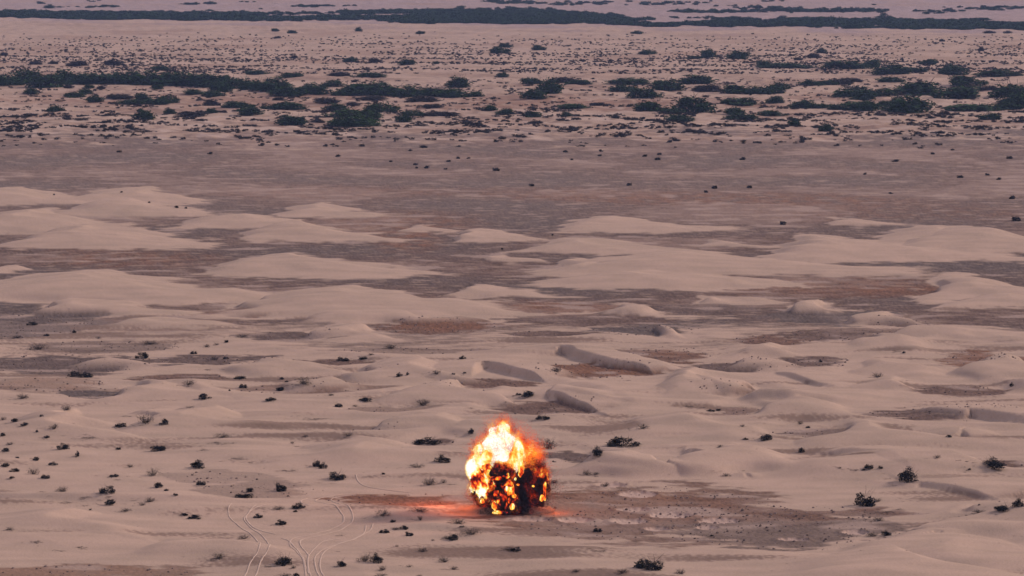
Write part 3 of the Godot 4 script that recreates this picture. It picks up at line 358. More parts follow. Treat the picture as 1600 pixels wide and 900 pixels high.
# thickets: x, distance, width, height, kind (g green, b brown, l lighter green), label, group
const THICKETS := [
	[-312.7,2375.9,19.8,7.1,"g","wide dark green thicket in the back row of the green belt, first from left","thickets in the back row of the green belt"],
	[-303.5,2413.1,24.2,8.9,"g","wide dark green thicket in the back row of the green belt, second from left","thickets in the back row of the green belt"],
	[-284.0,2351.4,23.5,8.6,"g","wide dark green thicket in the back row of the green belt, third from left","thickets in the back row of the green belt"],
	[-279.3,2395.0,20.0,8.0,"g","wide dark green thicket in the back row of the green belt, fourth from left","thickets in the back row of the green belt"],
	[-267.0,2392.7,23.9,7.2,"g","wide dark green thicket in the back row of the green belt, fifth from left","thickets in the back row of the green belt"],
	[-253.5,2396.3,24.0,7.2,"g","wide dark green thicket in the back row of the green belt, sixth from left","thickets in the back row of the green belt"],
	[-240.4,2404.9,24.1,8.0,"g","wide dark green thicket in the back row of the green belt, seventh from left","thickets in the back row of the green belt"],
	[-225.8,2398.9,24.0,8.0,"g","wide dark green thicket in the back row of the green belt, eighth from left","thickets in the back row of the green belt"],
	[-212.9,2389.4,23.9,8.8,"g","wide dark green thicket in the back row of the green belt, ninth from left","thickets in the back row of the green belt"],
	[-197.3,2368.5,23.7,8.7,"g","wide dark green thicket in the back row of the green belt, tenth from left","thickets in the back row of the green belt"],
	[-182.7,2358.5,23.6,8.7,"g","wide dark green thicket in the back row of the green belt, eleventh from left","thickets in the back row of the green belt"],
	[-173.1,2283.8,15.2,6.1,"g","dark green thicket in the second row of the green belt, fifth from left","thickets in the second row of the green belt"],
	[-167.4,2337.3,19.5,7.0,"g","wide dark green thicket in the back row of the green belt, twelfth from left","thickets in the back row of the green belt"],
	[-154.2,2313.8,19.3,6.2,"g","wide dark green thicket in the second row of the green belt, first from left","thickets in the second row of the green belt"],
	[-141.1,2289.2,22.9,7.6,"g","wide dark green thicket in the second row of the green belt, second from left","thickets in the second row of the green belt"],
	[-128.4,2233.7,22.4,6.0,"g","wide dark green thicket in the second row of the green belt, third from left","thickets in the second row of the green belt"],
	[-116.3,2251.1,18.8,6.0,"g","wide dark green thicket in the second row of the green belt, fourth from left","thickets in the second row of the green belt"],
	[-281.8,2254.8,9.4,3.8,"g","dark green thicket in the second row of the green belt, first from left","thickets in the second row of the green belt"],
	[-269.8,2336.6,5.5,2.3,"b","small low brown thicket in the back row of the green belt","thickets in the back row of the green belt"],
	[-255.9,2324.0,7.0,2.3,"g","small dark green thicket in the back row of the green belt","thickets in the back row of the green belt"],
	[-247.9,2321.3,5.4,2.3,"b","small low brown thicket in the second row of the green belt","thickets in the second row of the green belt"],
	[-252.1,2218.5,13.0,3.3,"g","dark green thicket in the third row of the green belt, first from left","thickets in the third row of the green belt"],
	[-251.3,2260.9,9.1,3.4,"g","dark green thicket in the second row of the green belt, second from left","thickets in the second row of the green belt"],
	[-213.5,2317.1,7.7,3.1,"g","small dark green thicket in the second row of the green belt","thickets in the second row of the green belt"],
	[-187.6,2251.4,11.3,3.4,"g","dark green thicket in the second row of the green belt, third from left","thickets in the second row of the green belt"],
	[-172.9,2208.0,14.7,3.7,"g","dark green thicket in the second row of the green belt, fourth from left","thickets in the second row of the green belt"],
	[-234.4,2154.2,10.1,4.0,"g","dark green thicket in the third row of the green belt, second from left","thickets in the third row of the green belt"],
	[-225.2,2197.0,16.5,2.6,"b","low brown thicket in the third row of the green belt, first from left","thickets in the third row of the green belt"],
	[-207.7,2156.8,10.1,5.0,"g","dark green thicket in the third row of the green belt, third from left","thickets in the third row of the green belt"],
	[-197.4,2134.5,14.2,3.6,"g","dark green thicket in the third row of the green belt, fourth from left","thickets in the third row of the green belt"],
	[-192.4,2145.8,11.5,4.3,"g","dark green thicket in the third row of the green belt, fifth from left","thickets in the third row of the green belt"],
	[-211.7,2135.1,17.8,3.2,"g","wide dark green thicket in the third row of the green belt, first from left","thickets in the third row of the green belt"],
	[-166.2,2121.3,9.2,3.5,"b","low brown thicket in the fourth row of the green belt, first from left","thickets in the fourth row of the green belt"],
	[-148.8,2075.9,17.3,3.5,"g","wide dark green thicket in the fourth row of the green belt, first from left","thickets in the fourth row of the green belt"],
	[-137.2,2007.0,13.4,4.7,"g","dark green thicket in the front row of the green belt, second from left","thickets in the front row of the green belt"],
	[-241.5,2035.2,8.8,3.4,"g","dark green thicket in the fourth row of the green belt, first from left","thickets in the fourth row of the green belt"],
	[-188.6,1967.4,11.2,5.3,"g","dark green thicket in the front row of the green belt, first from left","thickets in the front row of the green belt"],
	[-197.1,2039.1,3.4,2.7,"g","small dark green thicket in the fourth row of the green belt, first from left","thickets in the fourth row of the green belt"],
	[-180.6,2024.7,6.8,3.0,"g","small dark green thicket in the front row of the green belt, first from left","thickets in the front row of the green belt"],
	[-166.7,1999.6,16.7,3.0,"b","wide low brown thicket in the front row of the green belt, first from left","thickets in the front row of the green belt"],
	[-158.2,2019.4,6.1,3.0,"g","small dark green thicket in the fourth row of the green belt, second from left","thickets in the fourth row of the green belt"],
	[-109.2,1910.0,14.7,5.1,"g","dark green thicket in the front row of the green belt, third from left","thickets in the front row of the green belt"],
	[-120.5,2065.9,17.2,3.8,"g","wide dark green thicket in the fourth row of the green belt, second from left","thickets in the fourth row of the green belt"],
	[-129.1,2065.6,10.3,2.8,"g","dark green thicket in the fourth row of the green belt, second from left","thickets in the fourth row of the green belt"],
	[-109.5,2347.9,13.3,3.9,"g","dark green thicket in the back row of the green belt, first from left","thickets in the back row of the green belt"],
	[-143.6,2499.1,16.7,3.3,"g","dark green thicket on the back edge of the green belt, third from left","thickets on the back edge of the green belt"],
	[-113.5,2523.9,14.7,2.9,"b","low brown thicket on the back edge of the green belt","thickets on the back edge of the green belt"],
	[-93.4,2492.3,20.8,3.7,"g","wide dark green thicket on the back edge of the green belt, first from left","thickets on the back edge of the green belt"],
	[-90.0,2251.4,22.5,6.8,"g","wide dark green thicket in the second row of the green belt, fifth from left","thickets in the second row of the green belt"],
	[-82.3,2244.0,26.2,8.2,"g","wide dark green thicket in the second row of the green belt, sixth from left","thickets in the second row of the green belt"],
	[-72.9,2245.0,18.7,5.6,"g","wide dark green thicket in the second row of the green belt, seventh from left","thickets in the second row of the green belt"],
	[-97.0,2238.7,14.9,3.7,"g","dark green thicket in the second row of the green belt, sixth from left","thickets in the second row of the green belt"],
	[-59.4,2228.7,18.6,5.9,"g","wide dark green thicket in the second row of the green belt, eighth from left","thickets in the second row of the green belt"],
	[-48.6,2242.7,18.7,5.2,"g","wide dark green thicket in the second row of the green belt, ninth from left","thickets in the second row of the green belt"],
	[-37.1,2223.8,22.3,5.2,"g","wide dark green thicket in the third row of the green belt, second from left","thickets in the third row of the green belt"],
	[-32.5,2348.6,14.1,7.1,"g","dark green thicket in the back row of the green belt, second from left","thickets in the back row of the green belt"],
	[-21.5,2227.4,11.1,3.0,"g","dark green thicket in the second row of the green belt, seventh from left","thickets in the second row of the green belt"],
	[-80.0,2182.9,18.2,2.5,"b","wide low brown thicket in the third row of the green belt, first from left","thickets in the third row of the green belt"],
	[-102.7,2125.3,16.3,3.2,"b","low brown thicket in the third row of the green belt, second from left","thickets in the third row of the green belt"],
	[-50.5,2163.3,18.0,2.9,"b","wide low brown thicket in the third row of the green belt, second from left","thickets in the third row of the green belt"],
	[-131.7,2177.6,7.3,2.2,"b","small low brown thicket in the third row of the green belt","thickets in the third row of the green belt"],
	[-94.4,2060.1,13.7,4.1,"g","dark green thicket in the fourth row of the green belt, third from left","thickets in the fourth row of the green belt"],
	[-86.3,1990.0,19.9,4.6,"l","wide lighter green thicket in the front row of the green belt, second from left","thickets in the front row of the green belt"],
	[-83.7,1893.4,15.8,4.4,"l","wide lighter green thicket in the front row of the green belt, first from left","thickets in the front row of the green belt"],
	[-75.8,1894.8,19.0,6.3,"l","wide lighter green thicket in the front row of the green belt, third from left","thickets in the front row of the green belt"],
	[-74.0,1971.5,13.2,4.6,"l","lighter green thicket in the front row of the green belt","thickets in the front row of the green belt"],
	[-68.9,2036.4,17.0,5.1,"g","wide dark green thicket in the fourth row of the green belt, third from left","thickets in the fourth row of the green belt"],
	[-55.0,1940.3,8.4,4.2,"g","dark green thicket in the front row of the green belt, fourth from left","thickets in the front row of the green belt"],
	[-51.8,2004.5,11.4,3.3,"g","dark green thicket in the front row of the green belt, fifth from left","thickets in the front row of the green belt"],
	[-87.5,2101.0,8.4,2.1,"b","low brown thicket in the fourth row of the green belt, second from left","thickets in the fourth row of the green belt"],
	[-36.8,2006.2,20.1,2.3,"b","wide low brown thicket in the front row of the green belt, second from left","thickets in the front row of the green belt"],
	[-12.0,2050.8,8.2,3.1,"g","dark green thicket in the fourth row of the green belt, fourth from left","thickets in the fourth row of the green belt"],
	[-3.4,2018.5,9.4,3.4,"g","dark green thicket in the front row of the green belt, sixth from left","thickets in the front row of the green belt"],
	[-43.5,2087.2,10.4,2.1,"b","low brown thicket in the fourth row of the green belt, third from left","thickets in the fourth row of the green belt"],
	[-97.8,1936.8,7.1,1.6,"b","low brown thicket in the front row of the green belt, first from left","thickets in the front row of the green belt"],
	[11.7,2187.7,15.3,5.5,"g","dark green thicket in the third row of the green belt, sixth from left","thickets in the third row of the green belt"],
	[23.3,2258.6,15.8,9.0,"g","dark green thicket in the second row of the green belt, eighth from left","thickets in the second row of the green belt"],
	[12.0,2404.2,16.0,4.0,"g","dark green thicket in the back row of the green belt, third from left","thickets in the back row of the green belt"],
	[32.3,2422.1,20.2,3.6,"b","wide low brown thicket in the back row of the green belt","thickets in the back row of the green belt"],
	[41.8,2388.9,15.9,3.2,"g","dark green thicket in the back row of the green belt, fourth from left","thickets in the back row of the green belt"],
	[74.1,2404.2,28.1,3.6,"g","wide dark green thicket in the back row of the green belt, thirteenth from left","thickets in the back row of the green belt"],
	[75.4,2207.0,18.4,5.9,"g","wide dark green thicket in the third row of the green belt, third from left","thickets in the third row of the green belt"],
	[66.9,2295.4,15.3,4.6,"g","dark green thicket in the second row of the green belt, ninth from left","thickets in the second row of the green belt"],
	[92.0,2300.6,19.2,6.9,"g","wide dark green thicket in the second row of the green belt, tenth from left","thickets in the second row of the green belt"],
	[116.1,2404.2,22.1,6.0,"g","wide dark green thicket in the back row of the green belt, fourteenth from left","thickets in the back row of the green belt"],
	[118.4,2292.7,19.1,4.6,"b","wide low brown thicket in the second row of the green belt","thickets in the second row of the green belt"],
	[132.5,2272.2,19.0,5.3,"g","wide dark green thicket in the second row of the green belt, eleventh from left","thickets in the second row of the green belt"],
	[143.1,2259.6,18.8,4.5,"g","wide dark green thicket in the second row of the green belt, twelfth from left","thickets in the second row of the green belt"],
	[73.9,2044.0,15.7,5.5,"g","dark green thicket in the fourth row of the green belt, fifth from left","thickets in the fourth row of the green belt"],
	[96.3,2042.3,21.1,8.5,"g","wide dark green thicket in the fourth row of the green belt, fourth from left","thickets in the fourth row of the green belt"],
	[84.4,2024.9,13.5,3.0,"g","dark green thicket in the fourth row of the green belt, sixth from left","thickets in the fourth row of the green belt"],
	[125.2,2116.1,21.2,4.2,"g","wide dark green thicket in the third row of the green belt, fourth from left","thickets in the third row of the green belt"],
	[115.0,1999.2,11.3,4.0,"g","dark green thicket in the front row of the green belt, ninth from left","thickets in the front row of the green belt"],
	[117.6,1958.6,16.3,3.3,"g","wide dark green thicket in the front row of the green belt","thickets in the front row of the green belt"],
	[33.6,2079.9,16.7,2.8,"l","lighter green thicket in the fourth row of the green belt","thickets in the fourth row of the green belt"],
	[11.0,1992.9,9.0,3.3,"g","dark green thicket in the front row of the green belt, seventh from left","thickets in the front row of the green belt"],
	[28.3,1994.2,6.0,2.7,"g","small dark green thicket in the front row of the green belt, second from left","thickets in the front row of the green belt"],
	[83.5,1940.0,14.9,3.6,"g","dark green thicket in the front row of the green belt, eighth from left","thickets in the front row of the green belt"],
	[53.6,1973.3,4.6,2.0,"b","small low brown thicket in the front row of the green belt, first from left","thickets in the front row of the green belt"],
	[12.2,1926.1,7.7,1.6,"b","low brown thicket in the front row of the green belt, second from left","thickets in the front row of the green belt"],
	[47.6,2117.5,10.6,1.8,"b","low brown thicket in the fourth row of the green belt, fourth from left","thickets in the fourth row of the green belt"],
	[160.1,2304.5,11.5,4.6,"g","dark green thicket in the second row of the green belt, eleventh from left","thickets in the second row of the green belt"],
	[153.2,2270.8,15.2,5.3,"g","dark green thicket in the second row of the green belt, tenth from left","thickets in the second row of the green belt"],
	[183.9,2373.6,15.8,3.6,"g","dark green thicket in the back row of the green belt, fifth from left","thickets in the back row of the green belt"],
	[195.6,2386.5,11.9,3.2,"g","dark green thicket in the back row of the green belt, sixth from left","thickets in the back row of the green belt"],
	[205.6,2396.3,16.0,3.2,"b","low brown thicket in the back row of the green belt, first from left","thickets in the back row of the green belt"],
	[197.7,2218.1,22.2,6.7,"g","wide dark green thicket in the second row of the green belt, thirteenth from left","thickets in the second row of the green belt"],
	[199.5,2176.4,14.5,5.8,"g","dark green thicket in the third row of the green belt, eighth from left","thickets in the third row of the green belt"],
	[146.8,2138.8,10.0,4.3,"g","dark green thicket in the third row of the green belt, seventh from left","thickets in the third row of the green belt"],
	[158.3,2088.1,14.6,4.5,"g","dark green thicket in the fourth row of the green belt, seventh from left","thickets in the fourth row of the green belt"],
	[167.2,2089.3,10.5,2.8,"g","dark green thicket in the fourth row of the green belt, eighth from left","thickets in the fourth row of the green belt"],
	[174.6,2073.7,10.4,3.1,"g","dark green thicket in the fourth row of the green belt, ninth from left","thickets in the fourth row of the green belt"],
	[135.2,2003.2,13.4,3.3,"g","dark green thicket in the front row of the green belt, tenth from left","thickets in the front row of the green belt"],
	[139.5,1901.1,6.3,4.4,"g","small dark green thicket in the front row of the green belt, third from left","thickets in the front row of the green belt"],
	[152.2,1854.6,7.1,3.7,"g","dark green thicket in the front row of the green belt, eleventh from left","thickets in the front row of the green belt"],
	[188.2,2071.2,24.2,5.2,"g","wide dark green thicket in the fourth row of the green belt, fifth from left","thickets in the fourth row of the green belt"],
	[188.9,2041.5,10.2,4.8,"g","dark green thicket in the fourth row of the green belt, tenth from left","thickets in the fourth row of the green belt"],
	[203.2,2102.5,7.7,3.2,"g","dark green thicket in the fourth row of the green belt, eleventh from left","thickets in the fourth row of the green belt"],
	[212.2,2036.4,23.8,8.2,"g","wide dark green thicket in the fourth row of the green belt, sixth from left","thickets in the fourth row of the green belt"],
	[209.7,2089.5,10.5,5.6,"g","dark green thicket in the fourth row of the green belt, twelfth from left","thickets in the fourth row of the green belt"],
	[205.7,2039.5,17.0,2.7,"l","wide lighter green thicket in the fourth row of the green belt, first from left","thickets in the fourth row of the green belt"],
	[241.1,2260.6,30.2,7.5,"g","wide dark green thicket in the second row of the green belt, fourteenth from left","thickets in the second row of the green belt"],
	[214.6,2220.9,14.8,4.4,"g","dark green thicket in the second row of the green belt, twelfth from left","thickets in the second row of the green belt"],
	[257.3,2205.5,28.0,7.4,"g","wide dark green thicket in the third row of the green belt, fifth from left","thickets in the third row of the green belt"],
	[279.2,2370.8,23.7,5.9,"g","wide dark green thicket in the back row of the green belt, fifteenth from left","thickets in the back row of the green belt"],
	[247.4,2061.3,27.5,4.1,"l","wide lighter green thicket in the fourth row of the green belt, second from left","thickets in the fourth row of the green belt"],
	[264.5,2074.3,20.8,4.2,"g","wide dark green thicket in the fourth row of the green belt, seventh from left","thickets in the fourth row of the green belt"],
	[288.0,2215.8,22.2,8.1,"g","wide dark green thicket in the third row of the green belt, sixth from left","thickets in the third row of the green belt"],
	[275.7,2088.8,20.9,8.4,"g","wide dark green thicket in the fourth row of the green belt, eighth from left","thickets in the fourth row of the green belt"],
	[285.2,2297.8,11.5,3.1,"b","low brown thicket in the second row of the green belt","thickets in the second row of the green belt"],
	[226.7,2014.9,6.1,2.0,"b","small low brown thicket in the front row of the green belt, second from left","thickets in the front row of the green belt"],
	[244.7,1965.1,9.8,3.9,"g","dark green thicket in the front row of the green belt, twelfth from left","thickets in the front row of the green belt"],
	[238.4,2434.1,18.3,3.7,"g","dark green thicket in the back row of the green belt, seventh from left","thickets in the back row of the green belt"],
	[214.5,2429.7,16.2,2.8,"b","low brown thicket in the back row of the green belt, second from left","thickets in the back row of the green belt"],
	[227.6,2638.7,30.8,5.7,"g","wide dark green thicket standing apart beyond the green belt, second from left","thickets standing apart beyond the green belt"],
	[251.2,2684.7,16.1,5.4,"g","dark green thicket standing apart beyond the green belt, tenth from left","thickets standing apart beyond the green belt"],
	[250.9,2544.6,21.2,7.6,"g","wide dark green thicket on the back edge of the green belt, second from left","thickets on the back edge of the green belt"],
	[272.0,2593.0,19.0,3.5,"g","dark green thicket on the back edge of the green belt, fourth from left","thickets on the back edge of the green belt"],
	[291.1,2544.6,19.5,6.4,"g","dark green thicket on the back edge of the green belt, fifth from left","thickets on the back edge of the green belt"],
	[296.9,2735.1,13.7,4.1,"g","dark green thicket standing apart beyond the green belt, eleventh from left","thickets standing apart beyond the green belt"],
	[145.7,2878.0,12.5,6.7,"g","dark green thicket standing apart beyond the green belt, seventh from left","thickets standing apart beyond the green belt"],
	[135.6,2848.2,12.3,2.4,"g","dark green thicket standing apart beyond the green belt, sixth from left","thickets standing apart beyond the green belt"],
	[168.9,2841.4,18.0,6.2,"g","dark green thicket standing apart beyond the green belt, eighth from left","thickets standing apart beyond the green belt"],
	[176.3,2681.4,13.4,4.5,"g","dark green thicket standing apart beyond the green belt, ninth from left","thickets standing apart beyond the green belt"],
	[189.7,2649.6,33.6,3.1,"g","wide dark green thicket standing apart beyond the green belt, first from left","thickets standing apart beyond the green belt"],
	[225.3,2867.7,10.5,3.3,"b","low brown thicket standing apart beyond the green belt, fourth from left","thickets standing apart beyond the green belt"],
	[239.4,2977.6,8.4,4.0,"g","small dark green thicket standing apart beyond the green belt, third from left","thickets standing apart beyond the green belt"],
	[210.4,2821.5,6.6,2.4,"b","small low brown thicket standing apart beyond the green belt, sixth from left","thickets standing apart beyond the green belt"],
	[367.9,3015.2,4.5,4.0,"b","small low brown thicket standing apart beyond the green belt, eighth from left","thickets standing apart beyond the green belt"],
	[315.8,2511.8,25.1,5.0,"g","wide dark green thicket on the back edge of the green belt, third from left","thickets on the back edge of the green belt"],
	[331.6,2526.9,8.4,3.0,"g","small dark green thicket on the back edge of the green belt, second from left","thickets on the back edge of the green belt"],
	[-9.4,2964.2,13.8,5.9,"g","dark green thicket standing apart beyond the green belt, third from left","thickets standing apart beyond the green belt"],
	[-5.7,3117.1,10.4,3.6,"g","small dark green thicket standing apart beyond the green belt, second from left","thickets standing apart beyond the green belt"],
	[20.8,3040.2,11.2,4.1,"g","dark green thicket standing apart beyond the green belt, fourth from left","thickets standing apart beyond the green belt"],
	[103.1,2922.0,11.7,3.9,"g","dark green thicket standing apart beyond the green belt, fifth from left","thickets standing apart beyond the green belt"],
	[-116.7,2782.4,10.2,3.7,"g","dark green thicket standing apart beyond the green belt, first from left","thickets standing apart beyond the green belt"],
	[-99.7,2785.7,10.2,2.8,"b","low brown thicket standing apart beyond the green belt, third from left","thickets standing apart beyond the green belt"],
	[-73.7,2717.1,11.8,4.1,"g","dark green thicket standing apart beyond the green belt, second from left","thickets standing apart beyond the green belt"],
	[-54.4,2747.6,5.0,2.3,"g","small dark green thicket standing apart beyond the green belt, first from left","thickets standing apart beyond the green belt"],
	[-219.9,3573.2,8.3,3.0,"g","small dark green thicket far beyond the belt by the distant wood, third from left","thickets far beyond the belt by the distant wood"],
	[-200.6,3505.4,9.4,2.9,"g","small dark green thicket far beyond the belt by the distant wood, fourth from left","thickets far beyond the belt by the distant wood"],
	[-204.3,3354.2,6.2,2.2,"b","small low brown thicket standing apart beyond the green belt, fourth from left","thickets standing apart beyond the green belt"],
	[-142.0,3557.1,6.5,4.2,"g","small dark green thicket far beyond the belt by the distant wood, fifth from left","thickets far beyond the belt by the distant wood"],
	[-82.3,3485.1,8.7,2.9,"g","small dark green thicket far beyond the belt by the distant wood, sixth from left","thickets far beyond the belt by the distant wood"],
	[113.7,3485.1,11.6,2.9,"g","small dark green thicket far beyond the belt by the distant wood, seventh from left","thickets far beyond the belt by the distant wood"],
	[-303.8,2691.0,15.3,4.0,"b","low brown thicket standing apart beyond the green belt, first from left","thickets standing apart beyond the green belt"],
	[-324.6,2727.0,8.2,2.3,"b","small low brown thicket standing apart beyond the green belt, third from left","thickets standing apart beyond the green belt"],
	[-336.5,2713.0,9.0,2.7,"b","small low brown thicket standing apart beyond the green belt, second from left","thickets standing apart beyond the green belt"],
	[-281.6,2718.7,14.5,4.1,"b","low brown thicket standing apart beyond the green belt, second from left","thickets standing apart beyond the green belt"],
	[-239.8,2618.3,13.1,3.5,"g","dark green thicket on the back edge of the green belt, first from left","thickets on the back edge of the green belt"],
	[-385.8,2915.5,6.8,2.9,"b","small low brown thicket standing apart beyond the green belt, first from left","thickets standing apart beyond the green belt"],
	[-160.5,2835.2,5.7,2.4,"b","small low brown thicket standing apart beyond the green belt, fifth from left","thickets standing apart beyond the green belt"],
	[-169.4,2543.0,14.4,3.0,"g","dark green thicket on the back edge of the green belt, second from left","thickets on the back edge of the green belt"],
	[-587.8,4797.3,11.2,3.2,"g","small dark green thicket far beyond the belt by the distant wood, first from left","thickets far beyond the belt by the distant wood"],
	[-545.9,4547.0,13.6,4.5,"g","small dark green thicket far beyond the belt by the distant wood, second from left","thickets far beyond the belt by the distant wood"],
	[-6.3,2511.1,8.4,3.4,"g","small dark green thicket on the back edge of the green belt, first from left","thickets on the back edge of the green belt"],
	[435.3,3511.8,11.7,2.3,"b","small low brown thicket far beyond the belt by the distant wood, first from left","thickets far beyond the belt by the distant wood"],
	[452.2,3507.6,8.2,2.3,"b","small low brown thicket far beyond the belt by the distant wood, second from left","thickets far beyond the belt by the distant wood"],
	[363.3,3248.7,4.3,2.7,"b","small low brown thicket standing apart beyond the green belt, seventh from left","thickets standing apart beyond the green belt"]]

var cam: Camera3D
var ds := PackedFloat32Array()      # distances of the ground's rows
var ts := PackedFloat32Array()      # x / distance of the ground's columns
var hs := PackedFloat32Array()      # heights, row by row
var nc := 0
var mats := {}
var names := {}

func _ready():
	# ---- camera, sky, sun, exposure
	cam = Camera3D.new()
	cam.name = "camera"
	add_child(cam)
	cam.position = Vector3(0, 100, 0)
	cam.rotation.x = -atan(0.095)
	cam.fov = 8.5783
	cam.near = 1.0
	cam.far = 30000.0
	cam.current = true
	var env := Environment.new()
	env.background_mode = Environment.BG_SKY
	var sm := ProceduralSkyMaterial.new()
	sm.sky_top_color = Color(0.62, 0.62, 0.68)
	sm.sky_horizon_color = Color(0.74, 0.70, 0.72)
	sm.sky_curve = 0.3
	sm.ground_horizon_color = Color(0.70, 0.64, 0.64)
	sm.ground_bottom_color = Color(0.45, 0.38, 0.35)
	sm.sun_angle_max = 60.0
	sm.sky_energy_multiplier = 0.78
	var sky := Sky.new()
	sky.sky_material = sm
	env.sky = sky
	env.tonemap_mode = Environment.TONE_MAPPER_LINEAR
	env.tonemap_exposure = 2.48
	env.fog_enabled = true
	env.fog_density = 0.000036
	env.fog_light_color = Color(0.66, 0.75, 1.0)
	env.sdfgi_enabled = true
	env.ssao_enabled = true
	env.ssil_enabled = true
	var we := WorldEnvironment.new()
	we.name = "world_environment"
	we.environment = env
	add_child(we)
	var sun := DirectionalLight3D.new()
	sun.name = "sun"
	add_child(sun)
	sun.light_color = Color(1.0, 0.93, 0.86)
	sun.light_energy = 0.5
	sun.light_angular_distance = 10.0
	sun.shadow_enabled = true
	sun.rotation_degrees = Vector3(-28, 120, 0)      # light comes from the far right

	make_materials()
	build_ground()
	build_ruts()
	build_explosion()
	build_near_shrubs()
	build_plain_shrubs()
	build_belt()
	build_scrub()
	build_steppe()
	build_far_wood()
	build_litter()

# ---------------------------------------------------------------- helpers
func lin(r: float, g: float, b: float) -> Color:
	return Color(r, g, b).linear_to_srgb()

func matte(called: String, c: Color, tinted := false) -> StandardMaterial3D:
	var m := StandardMaterial3D.new()
	m.resource_name = called
	m.albedo_color = c
	m.roughness = 0.95
	m.metallic_specular = 0.2
	m.vertex_color_use_as_albedo = tinted
	mats[called] = m
	return m

func make_materials():
	matte("dark_leaf", lin(0.016, 0.015, 0.012), true)
	matte("grey_leaf", lin(0.060, 0.045, 0.038), true)
	matte("twig", lin(0.040, 0.029, 0.025), true)
	matte("green_leaf", lin(0.024, 0.054, 0.013), true)
	matte("light_leaf", lin(0.036, 0.074, 0.017), true)
	matte("brown_leaf", lin(0.042, 0.034, 0.027), true)
	matte("stone", lin(0.13, 0.09, 0.08), true)
	var rut := matte("rut_sand", lin(0.425, 0.302, 0.25))
	rut.roughness = 1.0

func numbered(called: String) -> String:
	names[called] = names.get(called, -1) + 1
	return called if names[called] == 0 else "%s_%03d" % [called, names[called]]

func tag(o: Node, label: String, category: String, group := "", kind := ""):
	if label: o.set_meta("label", label)
	if category: o.set_meta("category", category)
	if group: o.set_meta("group", group)
	if kind: o.set_meta("kind", kind)

func noise(seed_: int, length: float, octaves := 1) -> FastNoiseLite:
	var n := FastNoiseLite.new()
	n.noise_type = FastNoiseLite.TYPE_SIMPLEX_SMOOTH
	n.seed = seed_
	n.frequency = 1.0 / length
	n.fractal_type = FastNoiseLite.FRACTAL_NONE if octaves == 1 else FastNoiseLite.FRACTAL_FBM
	n.fractal_octaves = octaves
	return n

func mesh_of(v: PackedVector3Array, n: PackedVector3Array, c: PackedColorArray, uv: PackedVector2Array, ix: PackedInt32Array) -> ArrayMesh:
	var a := []
	a.resize(Mesh.ARRAY_MAX)
	a[Mesh.ARRAY_VERTEX] = v
	if n.size(): a[Mesh.ARRAY_NORMAL] = n
	if c.size(): a[Mesh.ARRAY_COLOR] = c
	if uv.size(): a[Mesh.ARRAY_TEX_UV] = uv
	if ix.size(): a[Mesh.ARRAY_INDEX] = ix
	var m := ArrayMesh.new()
	m.add_surface_from_arrays(Mesh.PRIMITIVE_TRIANGLES, a)
	return m

func height_at(x: float, d: float) -> float:
	var t := x / d
	var r := clampi(ds.bsearch(d) - 1, 0, ds.size() - 2)
	var c := clampi(ts.bsearch(t) - 1, 0, nc - 2)
	var fr := clampf((d - ds[r]) / (ds[r + 1] - ds[r]), 0, 1)
	var fc := clampf((t - ts[c]) / (ts[c + 1] - ts[c]), 0, 1)
	var i := r * nc + c
	return lerpf(lerpf(hs[i], hs[i + 1], fc), lerpf(hs[i + nc], hs[i + nc + 1], fc), fr)

func on_ground(x: float, d: float) -> Vector3:
	return Vector3(x, height_at(x, d), -d)

